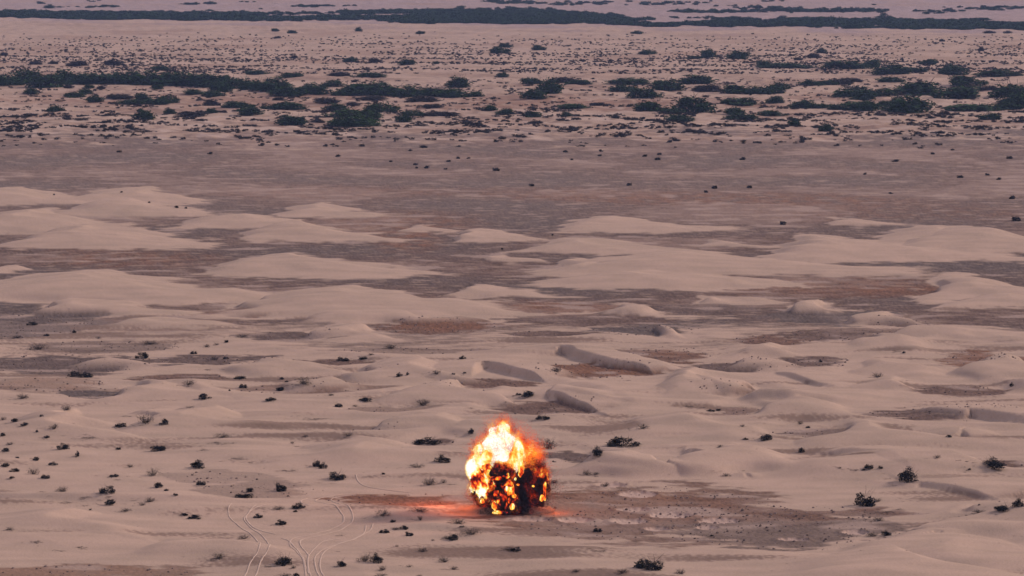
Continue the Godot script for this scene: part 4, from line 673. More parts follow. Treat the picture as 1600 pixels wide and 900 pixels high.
# ---------------------------------------------------------------- ground
func build_ground():
	for k in 24: ds.append(80.0 + 20.0 * k)
	for k in 790: ds.append(1.0 / lerpf(1.0 / 560.0, 1.0 / 5600.0, k / 789.0))
	for k in range(1, 31): ds.append(1.0 / lerpf(1.0 / 5600.0, 1.0 / 22000.0, k / 30.0))
	for t in [-1.6, -1.0, -0.7, -0.5, -0.38, -0.3, -0.24, -0.2, -0.178, -0.166]: ts.append(t)
	for k in 900: ts.append(-0.16 + 0.32 * k / 899.0)
	for t in [0.166, 0.178, 0.2, 0.24, 0.3, 0.38, 0.5, 0.7, 1.0, 1.6]: ts.append(t)
	nc = ts.size()
	var nr := ds.size()
	hs.resize(nc * nr)
	var v := PackedVector3Array(); v.resize(nc * nr)
	var cl := PackedColorArray(); cl.resize(nc * nr)
	var n_warp := noise(3, 70.0)
	var n_warp2 := noise(4, 22.0)
	var n_big := noise(5, 46.0)
	var n_mid := noise(6, 13.0)
	var n_ripple := noise(7, 3.2)
	var n_fine := noise(8, 1.1)
	var n_patch := noise(9, 110.0)
	var n_streak := noise(10, 16.0, 2)
	var n_edge := noise(11, 5.0, 2)
	var n_speck := noise(12, 0.55)
	var n_mottle := noise(13, 9.0, 2)
	var n_amp := noise(14, 52.0, 2)
	var sand_a := Color(0.418, 0.292, 0.236)
	var sand_b := Color(0.345, 0.248, 0.199)
	var grey := Color(0.112, 0.083, 0.077)
	var red := Color(0.165, 0.084, 0.058)
	var pale := Color(0.32, 0.23, 0.20)
	for r in nr:
		var d: float = ds[r]
		var dunes := []
		for q in DUNES:
			if d > q[3] - 16.0 and d < q[3] + q[4] + 16.0: dunes.append(q)
		var slips := []
		for s in SLIP_DUNES:
			var lo := 1e9; var hi := -1e9; var xl := 1e9; var xh := -1e9
			for p in s[0]:
				lo = minf(lo, p[1]); hi = maxf(hi, p[1]); xl = minf(xl, p[0]); xh = maxf(xh, p[0])
			if d > lo - 9.0 and d < hi + s[2] + 3.0: slips.append([s, xl - s[2], xh + s[2]])
		var holes := []
		for q in HOLLOWS:
			if absf(d - q[1]) < q[3] * 3.4 + 9.0: holes.append(q)
		var reds := []
		for q in RED_GROUND:
			if absf(d - q[1]) < q[3] * 2.0: reds.append(q)
		var pits := []
		for q in PITS:
			if absf(d - q[1]) < q[3] * 1.6: pits.append(q)
		for c in nc:
			var x: float = d * ts[c]
			var i := r * nc + c
			var w1 := n_warp.get_noise_2d(x, d)
			var w2 := n_warp2.get_noise_2d(x, d)
			var wx := x + 5.0 * w2
			var wd := d + 9.0 * w1 + 3.0 * w2
			var edge := n_edge.get_noise_2d(x * 0.5, d)
			var patch := n_patch.get_noise_2d(x, d)
			# base cover of sand: 1 sand, 0 gravel
			var s0 := 0.0
			if d < 1000.0:
				s0 = smoothstep(970.0, 915.0, d + 40.0 * w1 + 30.0 * edge)
			elif d > 1700.0:
				s0 = smoothstep(1745.0, 1875.0, d + 90.0 * w1 + 50.0 * w2 + 90.0 * edge + 60.0 * patch)
			var h := 0.0
			# rolling sand
			var near := smoothstep(1050.0, 800.0, d)
			var roll := n_big.get_noise_2d(x * 0.6, d * 0.8)
			h += s0 * near * (0.55 * (1.0 - absf(roll) * 2.0) + 0.30 * n_mid.get_noise_2d(x * 0.5, d))
			if near > 0.0:
				# transverse dunes, their steep side towards the drone
				var ph := d / 36.0 + 0.9 * n_warp.get_noise_2d(x * 0.6 + 500.0, d * 0.6) + x * 0.008
				var f := ph - floorf(ph)
				var prof := smoothstep(0.0, 0.2, f) if f < 0.2 else pow((1.0 - f) / 0.8, 1.3)
				h += s0 * near * prof * 2.0 * smoothstep(-0.05, 0.5, n_amp.get_noise_2d(x * 0.26, d)) * (0.35 + 0.65 * smoothstep(-30.0, 15.0, x))
			if d > 1750.0:
				h += s0 * (1.2 * roll + 0.6 * n_mid.get_noise_2d(x, d))
			var sand := s0
			var dune := 0.0
			for q in dunes:
				var u: float = (wx - q[0]) / (q[1] - q[0])
				if u <= 0.0 or u >= 1.0: continue
				var e := 0.0
				if u < q[2]: e = pow(smoothstep(0.0, 1.0, u / q[2]), 0.8)
				else: e = pow((1.0 - u) / (1.0 - q[2]), 1.5)
				var w: float = (wd - q[3]) / (q[4] * (0.25 + 0.75 * e))
				if w <= 0.0 or w >= 1.0: continue
				var p := smoothstep(0.0, 0.42, w) if w < 0.42 else 1.0 - smoothstep(0.42, 1.0, w)
				dune = maxf(dune, q[5] * e * p)
			for sl in slips:
				if x < sl[1] or x > sl[2]: continue
				var s = sl[0]
				var pts: Array = s[0]
				var best := 1e9
				var side := 0.0
				var along := 0.0
				var m := pts.size() - 1
				for k in m:
					var ax: float = pts[k][0]; var ad: float = pts[k][1]
					var bx: float = pts[k + 1][0] - ax; var bd: float = pts[k + 1][1] - ad
					var f := clampf(((x - ax) * bx + (wd - 9.0 * w1 - ad) * bd) / (bx * bx + bd * bd), 0.0, 1.0)
					var ex := x - ax - bx * f; var ed := wd - 9.0 * w1 - ad - bd * f
					var dd := ex * ex + ed * ed
					if dd < best:
						best = dd
						along = (k + f) / m
						side = ed * bx - ex * bd      # > 0: behind the crest
				best = sqrt(best)
				var env := smoothstep(0.0, 0.3, along) * smoothstep(1.0, 0.6, along)
				var hh: float = s[1] * env
				if side < 0.0: hh = maxf(0.0, hh - best * 0.58)
				else: hh *= 0.5 + 0.5 * cos(PI * minf(best / s[2], 1.0))
				dune = maxf(dune, hh)
			sand = maxf(sand, smoothstep(0.02, 0.26, dune + 0.20 * edge))
			h = maxf(h, dune) + 0.25 * minf(h, dune)
			var redness := 0.25 + 0.35 * patch
			for q in holes:
				var g := pow(absf(wx - q[0]) / q[2], 1.5) + pow(absf(d + 2.0 * w2 - q[1]) / q[3], 1.5) + 0.55 * edge + 0.35 * w2 + 0.12 * n_fine.get_noise_2d(x * 0.4, d)
				var gs := pow(absf(x - q[0]) / q[2], 1.5) + pow(absf(d - q[1]) * (0.45 if d > q[1] else 1.0) / q[3], 1.5)
				var lower: float = smoothstep(1.9, 0.9, gs) * q[5]
				h = lerpf(h, minf(h, 0.0) * 0.3 - 0.25, lower * (1.0 - smoothstep(0.5, 1.2, dune)))
				if g > 1.3: continue
				var f: float = smoothstep(1.15, 0.80, g) * q[5]
				sand = minf(sand, maxf(1.0 - f, smoothstep(0.6, 1.2, dune)))
				redness = lerpf(redness, q[4], f)
			for q in reds:
				var g: float = (x - q[0]) * (x - q[0]) / (q[2] * q[2]) + (d - q[1]) * (d - q[1]) / (q[3] * q[3])
				redness += q[4] * clampf(1.2 - g, 0.0, 1.0) * (0.55 + 0.9 * n_mottle.get_noise_2d(x, d * 0.6))
			redness = clampf(redness, 0.0, 1.0)
			var fine := n_fine.get_noise_2d(x, d)
			var speck := n_speck.get_noise_2d(x, d)
			var mot := n_mottle.get_noise_2d(x * 0.7, d)
			# gravel colour
			var gc := grey.lerp(red, redness)
			gc = gc * (1.0 + 0.22 * mot + 0.26 * fine + 0.26 * speck)
			var streak := n_streak.get_noise_2d(x * 0.55, d * 0.9) + 0.25 * patch
			gc = gc.lerp(pale * (1.0 + 0.1 * fine), 0.75 * smoothstep(0.34, 0.55, streak))
			gc = gc.lerp(pale, 0.30 * smoothstep(0.1, 0.6, patch + 0.4 * mot) + 0.22 * smoothstep(1100.0, 1500.0, d))
			# sand colour, thin sand shows darker litter
			var sc := sand_a.lerp(sand_b, clampf(0.5 + 0.55 * mot + 0.3 * patch + 0.5 * n_edge.get_noise_2d(x * 0.12 + 40.0, d), 0.0, 1.0)) * (1.0 + 0.035 * fine + 0.035 * speck)
			if d < 1000.0:
				var lit := smoothstep(0.22, 0.62, n_streak.get_noise_2d(x * 0.30 + 300.0, d) + 0.35 * patch + 0.25 * fine)
				sc = sc.lerp(grey.lerp(red, 0.4) * (1.0 + 0.3 * fine), 0.75 * lit * (1.0 - smoothstep(0.3, 1.0, dune)))
			elif d > 1750.0:
				sc = sc.lerp(red * 1.35, clampf(redness - 0.2, 0.0, 0.7))
				sc = (sc * 0.93).lerp(grey.lerp(red, 0.45) * 1.25, 0.6 * smoothstep(0.0, 0.5, mot + 0.3 * patch) * smoothstep(2750.0, 2300.0, d))
				sc = sc.lerp(Color(0.46, 0.35, 0.31), 0.5 * smoothstep(0.25, 0.5, w2) * smoothstep(2300.0, 1900.0, d))
				if d > 3350.0:
					sc = sc.lerp(Color(0.29, 0.215, 0.215) * (1.0 + 0.25 * mot), 0.8 * smoothstep(3650.0, 3900.0, d + 250.0 * patch + x * 0.5) * (1.0 - 0.7 * smoothstep(4700.0, 5200.0, d + 500.0 * patch)))
			var col := gc.lerp(sc, sand)
			h += sand * (0.045 * n_ripple.get_noise_2d(x * 0.3, d) + 0.10 * near * n_mid.get_noise_2d(x * 0.4 + 70.0, d * 1.6)) + (1.0 - sand) * (0.06 * fine + 0.10 * mot)
			for q in pits:
				var g := sqrt((x - q[0]) * (x - q[0]) / (q[2] * q[2]) + (d - q[1]) * (d - q[1]) / (q[3] * q[3])) + 0.12 * edge + 0.05 * fine
				if g < 1.7:
					col = col.lerp(Color(0.43, 0.30, 0.255) * (1.0 + 0.05 * fine), 0.92 * smoothstep(1.0, 0.92, g))
					h += -0.35 * smoothstep(1.05, 0.6, g) + 0.22 * smoothstep(0.85, 1.12, g) * smoothstep(1.6, 1.15, g)
			if d < 560.0:
				h *= smoothstep(200.0, 540.0, d)
			hs[i] = h
			v[i] = Vector3(x, h, -d)
			cl[i] = Color(col.r * 2.0, col.g * 2.0, col.b * 2.0, 1.0)
	var nn := PackedVector3Array(); nn.resize(nc * nr)
	var ix := PackedInt32Array(); ix.resize((nc - 1) * (nr - 1) * 6)
	var o := 0
	for r in nr:
		var up := maxi(r - 1, 0) * nc
		var dn := mini(r + 1, nr - 1) * nc
		for c in nc:
			var i := r * nc + c
			nn[i] = (v[r * nc + mini(c + 1, nc - 1)] - v[r * nc + maxi(c - 1, 0)]).cross(v[dn + c] - v[up + c]).normalized()
			if r < nr - 1 and c < nc - 1:
				ix[o] = i; ix[o + 1] = i + nc; ix[o + 2] = i + 1
				ix[o + 3] = i + 1; ix[o + 4] = i + nc; ix[o + 5] = i + nc + 1
				o += 6
	var m := StandardMaterial3D.new()
	m.resource_name = "sand_and_gravel"
	m.vertex_color_use_as_albedo = true
	m.albedo_color = lin(0.54, 0.54, 0.54)
	m.roughness = 1.0
	m.metallic_specular = 0.1
	var nt := NoiseTexture2D.new()
	nt.width = 1024; nt.height = 1024
	nt.seamless = true
	nt.noise = noise(21, 14.0, 4)
	var ramp := Gradient.new()
	ramp.set_color(0, Color(0.84, 0.83, 0.83)); ramp.set_color(1, Color(1, 1, 1))
	nt.color_ramp = ramp
	m.albedo_texture = nt
	m.uv1_triplanar = true
	m.uv1_world_triplanar = true
	m.uv1_scale = Vector3(0.037, 0.037, 0.037)
	var g := MeshInstance3D.new()
	g.name = "ground"
	g.mesh = mesh_of(v, nn, cl, PackedVector2Array(), ix)
	g.material_override = m
	tag(g, "pink sand plain with low dunes and grey gravel flats", "ground", "", "structure")
	add_child(g)

func build_ruts():
	for pts in RUTS:
		var cv := Curve3D.new()
		for k in pts.size():
			var p := Vector3(pts[k][0], 0, -pts[k][1])
			var a: Array = pts[maxi(k - 1, 0)]
			var b: Array = pts[mini(k + 1, pts.size() - 1)]
			var tang := Vector3(b[0] - a[0], 0, -(b[1] - a[1])) / 6.0
			cv.add_point(p, -tang, tang)
		cv.bake_interval = 0.6
		var line := cv.get_baked_points()
		var v := PackedVector3Array()
		var ix := PackedInt32Array()
		var rng := RandomNumberGenerator.new()
		rng.seed = 77
		for k in line.size():
			var t: Vector3 = (line[mini(k + 1, line.size() - 1)] - line[maxi(k - 1, 0)]).normalized()
			var n := Vector3(-t.z, 0, t.x)
			var wide := rng.randf_range(0.35, 0.85)
			for e in [[-0.19, 0.012], [-0.12, 0.06], [0.0, 0.03], [0.12, 0.06], [0.19, 0.012]]:
				var p: Vector3 = line[k] + n * e[0] * wide
				v.append(Vector3(p.x, height_at(p.x, -p.z) + e[1] + 0.012, p.z))
			if k < line.size() - 1:
				for j in 4:
					var i := k * 5 + j
					ix.append_array([i, i + 5, i + 1, i + 1, i + 5, i + 6])
		var st := SurfaceTool.new()
		st.create_from_arrays(mesh_arrays(v, ix))
		st.generate_normals()
		var o := MeshInstance3D.new()
		o.name = numbered("tyre_track")
		o.mesh = st.commit()
		o.material_override = mats.rut_sand
		tag(o, "pale tyre track curving over the sand in front of the fireball", "track", "tyre tracks on the sand", "structure")
		add_child(o)

func mesh_arrays(v: PackedVector3Array, ix: PackedInt32Array) -> Array:
	var a := []
	a.resize(Mesh.ARRAY_MAX)
	a[Mesh.ARRAY_VERTEX] = v
	a[Mesh.ARRAY_INDEX] = ix
	return a

# ---------------------------------------------------------------- explosion
var flake_noise: FastNoiseLite
var fire: StandardMaterial3D

func heat_of(p: Vector3, rad: float, at: Vector3, core: float, rim: float, rough: float) -> float:
	var n := flake_noise.get_noise_3d(p.x * 1.3, p.y * 0.75, p.z * 1.3)
	n += 0.45 * flake_noise.get_noise_3d(p.x * 4.5 + 40.0, p.y * 3.0, p.z * 4.5)
	return clampf(lerpf(core, rim, smoothstep(0.85, 1.5, rad)) + rough * n, 0.004, 0.996)

func lobe(parent: Node3D, called: String, at: Vector3, size: Vector3, core: float, rim: float, rough: float, count: int, flake: float, soft: float, lumpy := 0.35):
	# a lumpy body of flame or soot; uv.x is how hot each point of it is. Round it flies a spray of small burning or sooty flakes.
	var rng := RandomNumberGenerator.new()
	rng.seed = hash(at)
	var nu := 64
	var nv := 40
	var v := PackedVector3Array()
	var uv := PackedVector2Array()
	var ix := PackedInt32Array()
	for j in nv + 1:
		for i in nu + 1:
			var th := PI * j / nv
			var fi := TAU * (i % nu) / nu
			var dir := Vector3(sin(th) * cos(fi), cos(th), sin(th) * sin(fi))
			var bump := 1.0 + lumpy * 1.6 * flake_noise.get_noise_3dv(at * 3.0 + dir * size)
			var p := at + dir * size * bump
			v.append(Vector3(p.x, maxf(p.y, 0.02), p.z))
			uv.append(Vector2(heat_of(p, 0.8, at, core, rim, rough), 0.5))
			if i < nu and j < nv:
				var q := j * (nu + 1) + i
				ix.append_array([q, q + 1, q + nu + 1, q + 1, q + nu + 2, q + nu + 1])
	var st := SurfaceTool.new()
	var a := mesh_arrays(v, ix)
	a[Mesh.ARRAY_TEX_UV] = uv
	st.create_from_arrays(a)
	st.generate_normals()
	var body := MeshInstance3D.new()
	body.name = called
	body.mesh = st.commit()
	body.material_override = fire
	parent.add_child(body, true)
	if count == 0: return
	spray(body, called + "_spray", at, size, core, rim, rough, count, flake, soft, lumpy, rng)

func spray(parent: Node3D, called: String, at: Vector3, size: Vector3, core: float, rim: float, rough: float, count: int, flake: float, soft: float, lumpy: float, rng: RandomNumberGenerator):
	var v := PackedVector3Array(); v.resize(count * 3)
	var uv := PackedVector2Array(); uv.resize(count * 3)
	for k in count:
		var dir := Vector3(rng.randfn(), rng.randfn(), rng.randfn()).normalized()
		var rad := 0.95 + soft * (pow(rng.randf(), 2.2) * 1.3) if soft > 0.0 else pow(rng.randf(), 0.4)
		var bump := 1.0 + lumpy * 1.6 * flake_noise.get_noise_3dv(at * 3.0 + dir * size)
		var p := at + dir * size * rad * bump
		if p.y < 0.05: p.y = rng.randf() * 0.4
		var heat := heat_of(p, rad, at, core, rim, rough)
		var flow := (p - Vector3(0, 3, 0)).normalized()
		var side := Vector3(rng.randfn(), rng.randfn(), rng.randfn()).normalized()
		side = (side - flow * side.dot(flow)).normalized()
		var up := (flow * 1.7 + side.cross(flow) * rng.randf_range(-1.0, 1.0)) * flake * rng.randf_range(0.6, 1.4)
		side *= flake * rng.randf_range(0.6, 1.2)
		v[k * 3] = p - up * 0.5 - side * 0.5
		v[k * 3 + 1] = p - up * 0.5 + side * 0.5
		v[k * 3 + 2] = p + up * 0.6
		for j in 3: uv[k * 3 + j] = Vector2(heat, 0.5)
	for i in v.size(): v[i].y = maxf(v[i].y, 0.02)
	var o := MeshInstance3D.new()
	o.name = called
	o.mesh = mesh_of(v, PackedVector3Array(), PackedColorArray(), uv, PackedInt32Array())
	o.material_override = fire
	o.set_meta("kind", "stuff")
	parent.add_child(o, true)

func build_explosion():
	flake_noise = noise(31, 2.6, 3)
	var g := Gradient.new()
	g.offsets = PackedFloat32Array([0.0, 0.16, 0.30, 0.44, 0.58, 0.72, 0.86, 1.0])
	g.colors = PackedColorArray([Color(0, 0, 0), Color(0.10, 0.015, 0.0), Color(0.55, 0.08, 0.01), Color(0.93, 0.30, 0.05), Color(1.0, 0.58, 0.14), Color(1.0, 0.82, 0.35), Color(1.0, 0.96, 0.70), Color(1, 1, 0.96)])
	var gt := GradientTexture2D.new()
	gt.gradient = g
	gt.width = 256; gt.height = 4
	fire = StandardMaterial3D.new()
	fire.resource_name = "flame_and_soot"
	fire.albedo_color = lin(0.014, 0.011, 0.010)
	fire.roughness = 1.0
	fire.metallic_specular = 0.0
	fire.emission_enabled = true
	fire.emission = Color(1, 1, 1)
	fire.emission_operator = BaseMaterial3D.EMISSION_OP_MULTIPLY
	fire.emission_texture = gt
	fire.emission_energy_multiplier = 0.56
	fire.texture_repeat = false
	var x := Node3D.new()
	x.name = "fireball"
	x.position = on_ground(-0.55, 650.0)
	tag(x, "bright orange and white fireball of an explosion with black smoke billowing from its core", "explosion")
	add_child(x)
	# flames behind and above
	lobe(x, "flame", Vector3(-1.6, 11.2, -0.8), Vector3(2.3, 2.9, 2.2), 1.06, 0.40, 0.30, 26000, 0.060, 0.60)
	lobe(x, "flame", Vector3(-1.0, 13.3, -0.9), Vector3(1.1, 1.8, 1.1), 0.86, 0.36, 0.30, 14000, 0.055, 0.75)
	lobe(x, "flame", Vector3(-4.2, 9.3, -0.6), Vector3(2.0, 2.0, 2.0), 0.84, 0.36, 0.35, 22000, 0.060, 0.55)
	lobe(x, "flame", Vector3(-6.1, 7.4, 0.2), Vector3(1.15, 1.7, 1.3), 1.2, 0.50, 0.12, 9000, 0.055, 0.28, 0.12)
	lobe(x, "flame", Vector3(1.6, 9.2, 0.4), Vector3(1.25, 2.7, 1.5), 0.80, 0.38, 0.45, 16000, 0.060, 0.60)
	lobe(x, "flame", Vector3(-4.4, 5.0, 0.6), Vector3(2.0, 2.6, 1.9), 0.66, 0.22, 0.85, 12000, 0.060, 0.30)
	lobe(x, "flame", Vector3(-0.6, 8.6, -2.2), Vector3(4.2, 3.2, 2.6), 0.70, 0.36, 0.35, 26000, 0.060, 0.55)
	lobe(x, "flame", Vector3(6.0, 4.9, 0.6), Vector3(0.7, 1.9, 1.0), 0.46, 0.26, 0.75, 9000, 0.055, 0.60, 0.5)
	lobe(x, "flame", Vector3(4.9, 6.9, 0.2), Vector3(1.3, 0.9, 1.0), 0.42, 0.28, 0.60, 9000, 0.055, 0.70, 0.5)
	# thin burning mist on the upper right
	var rng := RandomNumberGenerator.new()
	rng.seed = 5
	spray(x, "flame_mist", Vector3(3.4, 9.3, -1.0), Vector3(3.2, 3.4, 2.8), 0.46, 0.34, 0.20, 17000, 0.055, 0.0, 0.3, rng)
	spray(x, "flame_mist", Vector3(0.0, 10.4, -1.0), Vector3(6.3, 5.4, 4.4), 0.42, 0.30, 0.15, 22000, 0.050, 0.0, 0.15, rng)
	# soot
	lobe(x, "smoke", Vector3(-1.4, 7.6, 2.2), Vector3(1.5, 1.2, 1.2), 0.0, 0.18, 0.45, 14000, 0.060, 0.75, 0.7)
	lobe(x, "smoke", Vector3(3.5, 4.3, 1.0), Vector3(2.7, 2.6, 2.2), 0.0, 0.17, 0.40, 42000, 0.060, 0.70, 0.5)
	lobe(x, "smoke", Vector3(-0.6, 3.9, 1.6), Vector3(2.2, 3.3, 2.0), 0.06, 0.16, 0.95, 20000, 0.060, 0.50, 0.6)
	lobe(x, "smoke", Vector3(-4.4, 3.2, 0.0), Vector3(1.8, 2.0, 1.8), 0.06, 0.20, 0.5, 15000, 0.060, 0.65, 0.4)
	lobe(x, "smoke", Vector3(1.3, 1.9, 1.5), Vector3(3.0, 1.9, 2.0), 0.0, 0.10, 0.35, 22000, 0.060, 0.50, 0.5)
	lobe(x, "smoke", Vector3(-2.6, 1.4, 0.6), Vector3(1.8, 1.3, 1.6), 0.02, 0.14, 0.40, 12000, 0.060, 0.50, 0.5)
	spray(x, "smoke_haze", Vector3(4.3, 7.2, 0.6), Vector3(2.6, 2.2, 2.2), 0.12, 0.30, 0.45, 15000, 0.060, 0.0, 0.4, rng)
	spray(x, "smoke_haze", Vector3(0.0, 3.6, 0.4), Vector3(7.2, 3.8, 4.2), 0.10, 0.26, 0.30, 14000, 0.055, 0.0, 0.2, rng)
	spray(x, "smoke_haze", Vector3(-0.3, 4.2, 3.4), Vector3(2.6, 3.6, 1.2), 0.12, 0.30, 0.35, 8000, 0.060, 0.0, 0.2, rng)
	# burning pieces in the soot
	for e in [[6.1, 3.9, 2.2, 0.36, 1.2, 0.52], [5.7, 2.7, 2.7, 0.32, 0.45, 0.50], [5.2, 6.4, 1.5, 0.9, 0.6, 0.40], [4.2, 5.0, 3.6, 0.4, 0.3, 0.40], [-2.5, 1.5, 3.4, 0.4, 0.85, 0.52], [0.5, 1.3, 3.5, 0.34, 0.4, 0.48], [-1.0, 0.5, 3.9, 1.0, 0.28, 0.46],
			[-0.6, 6.6, 3.4, 0.5, 0.3, 0.46], [0.3, 4.4, 3.6, 0.5, 0.85, 0.45], [-1.1, 5.2, 3.6, 0.6, 0.35, 0.40], [1.1, 6.1, 3.1, 0.16, 0.2, 0.55], [-2.1, 6.3, 3.4, 0.8, 0.3, 0.46], [-0.2, 7.0, 3.3, 0.25, 0.45, 0.52], [-2.3, 3.8, 3.5, 0.7, 0.6, 0.44], [-4.4, 2.2, 2.2, 0.4, 0.4, 0.6],
			[-3.7, 7.8, 1.6, 0.8, 0.6, 0.62], [1.9, 7.4, 2.2, 0.65, 1.1, 0.74], [-3.1, 7.1, 2.2, 0.6, 0.6, 0.44], [0.1, 2.6, 3.8, 0.2, 0.6, 0.46], [0.9, 3.3, 3.7, 0.3, 0.25, 0.5], [-1.7, 2.4, 3.8, 0.3, 0.3, 0.42], [1.6, 5.2, 3.3, 0.2, 0.15, 0.45]]:
		lobe(x, "burning_fragment", Vector3(e[0], e[1], e[2]), Vector3(e[3], e[4], 0.4), e[5] + 0.05, e[5] - 0.15, 0.7, 0, 0.1, 0.2, 0.9)
	# dust and soot thrown up low over the sand, lit by the fire
	var flames := fire
	fire = matte("dust", lin(0.36, 0.25, 0.20))
	spray(x, "dust", Vector3(-5.4, 0.3, 1.0), Vector3(4.6, 0.9, 4.0), 0.0, 0.0, 0.0, 9000, 0.060, 0.0, 0.2, rng)
	spray(x, "dust", Vector3(4.8, 0.3, 1.0), Vector3(3.4, 0.8, 3.2), 0.0, 0.0, 0.0, 6000, 0.060, 0.0, 0.2, rng)
	fire = flames
	spray(x, "sooty_dust", Vector3(-0.8, 0.4, 2.0), Vector3(5.0, 0.6, 3.0), 0.04, 0.10, 0.15, 16000, 0.060, 0.0, 0.2, rng)
	for e in [[Vector3(-7.2, 2.4, 1.2), 14.0], [Vector3(7.2, 2.2, 1.0), 11.0], [Vector3(-12.0, 5.5, -6.0), 44.0]]:
		var l := OmniLight3D.new()
		l.name = "flame_light"
		l.light_color = Color(1.0, 0.47, 0.15)
		l.light_energy = e[1]
		l.light_size = 1.5
		l.omni_range = 80.0
		l.omni_attenuation = 2.0
		l.shadow_enabled = true
		l.position = e[0]
		x.add_child(l, true)

# ---------------------------------------------------------------- plants
func leafy(seed_: int, leaves: int, leaf: float, lobes: int, flat := 0.0) -> ArrayMesh:
	# a mound of leaf-sized faces gathered in clumps, one metre wide and one high
	var rng := RandomNumberGenerator.new()
	rng.seed = seed_
	var clumps := []
	for k in lobes:
		var a := rng.randf() * TAU
		var q := sqrt(rng.randf()) * 0.40
		var high := rng.randf_range(0.55, 1.0) * (1.0 - q * q / 0.27)
		clumps.append([Vector3(cos(a) * q, 0.62 * high * (1.0 - flat), sin(a) * q), rng.randf_range(0.13, 0.22), rng.randf_range(0.75, 1.25)])
	var v := PackedVector3Array()
	var n := PackedVector3Array()
	var cl := PackedColorArray()
	for k in leaves:
		var cp: Array = clumps[k % lobes]
		var dir := Vector3(rng.randfn(), rng.randfn(), rng.randfn()).normalized()
		var p: Vector3 = cp[0] + dir * Vector3(1.1, 1.0, 1.1) * cp[1] * pow(rng.randf(), 0.4)
		if rng.randf() < 0.45: p.y *= rng.randf()
		p.y = maxf(p.y, 0.0)
		var a := Vector3(rng.randfn(), rng.randfn() * 0.8, rng.randfn()).normalized() * leaf * rng.randf_range(0.6, 1.5)
		var b := a.cross(Vector3(rng.randfn(), rng.randfn(), rng.randfn()).normalized()).normalized() * leaf * rng.randf_range(0.35, 0.8)
		var t: float = cp[2] * rng.randf_range(0.7, 1.3) * 0.7
		var face := a.cross(b).normalized()
		for q in [p - a * 0.5 - b * 0.5, p + b * 0.5, p + a * 0.7]:
			v.append(Vector3(q.x, maxf(q.y, 0.0), q.z))
			n.append(face)
			cl.append(Color(t, t, t))
	return mesh_of(v, n, cl, PackedVector2Array(), PackedInt32Array())

func twiggy(seed_: int, twigs: int, thick: float, lean: float, spread := 0.12) -> ArrayMesh:
	# bent bare twigs from the root outwards
	var rng := RandomNumberGenerator.new()
	rng.seed = seed_
	var v := PackedVector3Array()
	var ix := PackedInt32Array()
	var cl := PackedColorArray()
	for k in twigs:
		var a := rng.randf() * TAU
		var out_ := Vector3(cos(a), 0, sin(a))
		var at := out_ * rng.randf() * spread * (1.0 if lean < 0.9 else 3.0)
		if lean >= 0.9: at = Vector3(rng.randf_range(-0.4, 0.4), 0, rng.randf_range(-0.4, 0.4))
		var l := rng.randf_range(0.25, 0.5)
		var rise := rng.randf_range(0.25, 1.0) * (1.0 - lean) * 1.7 + 0.12
		var t := rng.randf_range(0.5, 1.0)
		var first := v.size()
		var side := Vector3(-out_.z, 0, out_.x)
		for j in 4:
			var f := j / 3.0
			var p := at + out_ * l * f + Vector3(0, rise * (f - 0.25 * f * f) * (1.0 if lean < 0.9 else sin(f * 3.0)), 0) + side * 0.06 * sin(f * 4.0 + k)
			var w := thick * (1.0 - 0.75 * f)
			v.append(p + side * w); v.append(p - side * w * 0.5 + Vector3(0, w, 0)); v.append(p - side * w * 0.5 - Vector3(0, w, 0) * 0.5)
			for c in 3: cl.append(Color(t, t, t))
		for j in 3:
			for c in 3:
				var i0 := first + j * 3 + c
				var i1 := first + j * 3 + (c + 1) % 3
				ix.append_array([i0, i1, i0 + 3, i1, i1 + 3, i0 + 3])
	var a_ := mesh_arrays(v, ix)
	a_[Mesh.ARRAY_COLOR] = cl
	var st := SurfaceTool.new()
	st.create_from_arrays(a_)
	st.generate_normals()
	return st.commit()

func part(parent: Node3D, called: String, m: Mesh, mat: Material):
	var o := MeshInstance3D.new()
	o.name = called
	o.mesh = m
	o.material_override = mat
	parent.add_child(o, true)

func place(proto: Node3D, called: String, x: float, d: float, wide: float, high: float, turn: float, sink := 0.03) -> Node3D:
	var o: Node3D = proto.duplicate()
	o.name = numbered(called)
	o.position = on_ground(x, d) - Vector3(0, sink * high, 0)
	o.transform.basis = Basis(Vector3.UP, turn).scaled_local(Vector3(wide, high, wide))
	add_child(o)
	return o

func build_near_shrubs():
	var rng := RandomNumberGenerator.new()
	rng.seed = 11
	var protos := {"d": [], "s": [], "t": []}
	for k in 7:
		var p := Node3D.new()
		part(p, "foliage", leafy(100 + k, 760, 0.10, 7 + k % 5), mats.dark_leaf)
		part(p, "branches", twiggy(200 + k, 14, 0.014, 0.3), mats.twig)
		protos.d.append(p)
		p = Node3D.new()
		part(p, "foliage", leafy(300 + k, 230, 0.07, 9), mats.grey_leaf)
		part(p, "branches", twiggy(400 + k, 46, 0.010, 0.45), mats.twig)
		protos.s.append(p)
		p = Node3D.new()
		part(p, "branches", twiggy(500 + k, 40, 0.012, 0.93), mats.twig)
		part(p, "dry_leaves", leafy(600 + k, 70, 0.05, 7, 0.7), mats.grey_leaf)
		protos.t.append(p)
	var called := {"d": "desert_shrub", "s": "dry_shrub", "t": "twig_heap"}
	var cat := {"d": "shrub", "s": "shrub", "t": "twigs"}
	for e in NEAR_SHRUBS:
		var kind: String = e[4]
		var o := place(protos[kind][rng.randi() % 7], called[kind], e[0], e[1], e[2] * 1.15, e[3] * (1.4 if kind != "t" else 1.0), rng.randf() * TAU)
		tag(o, e[5], cat[kind], e[6])

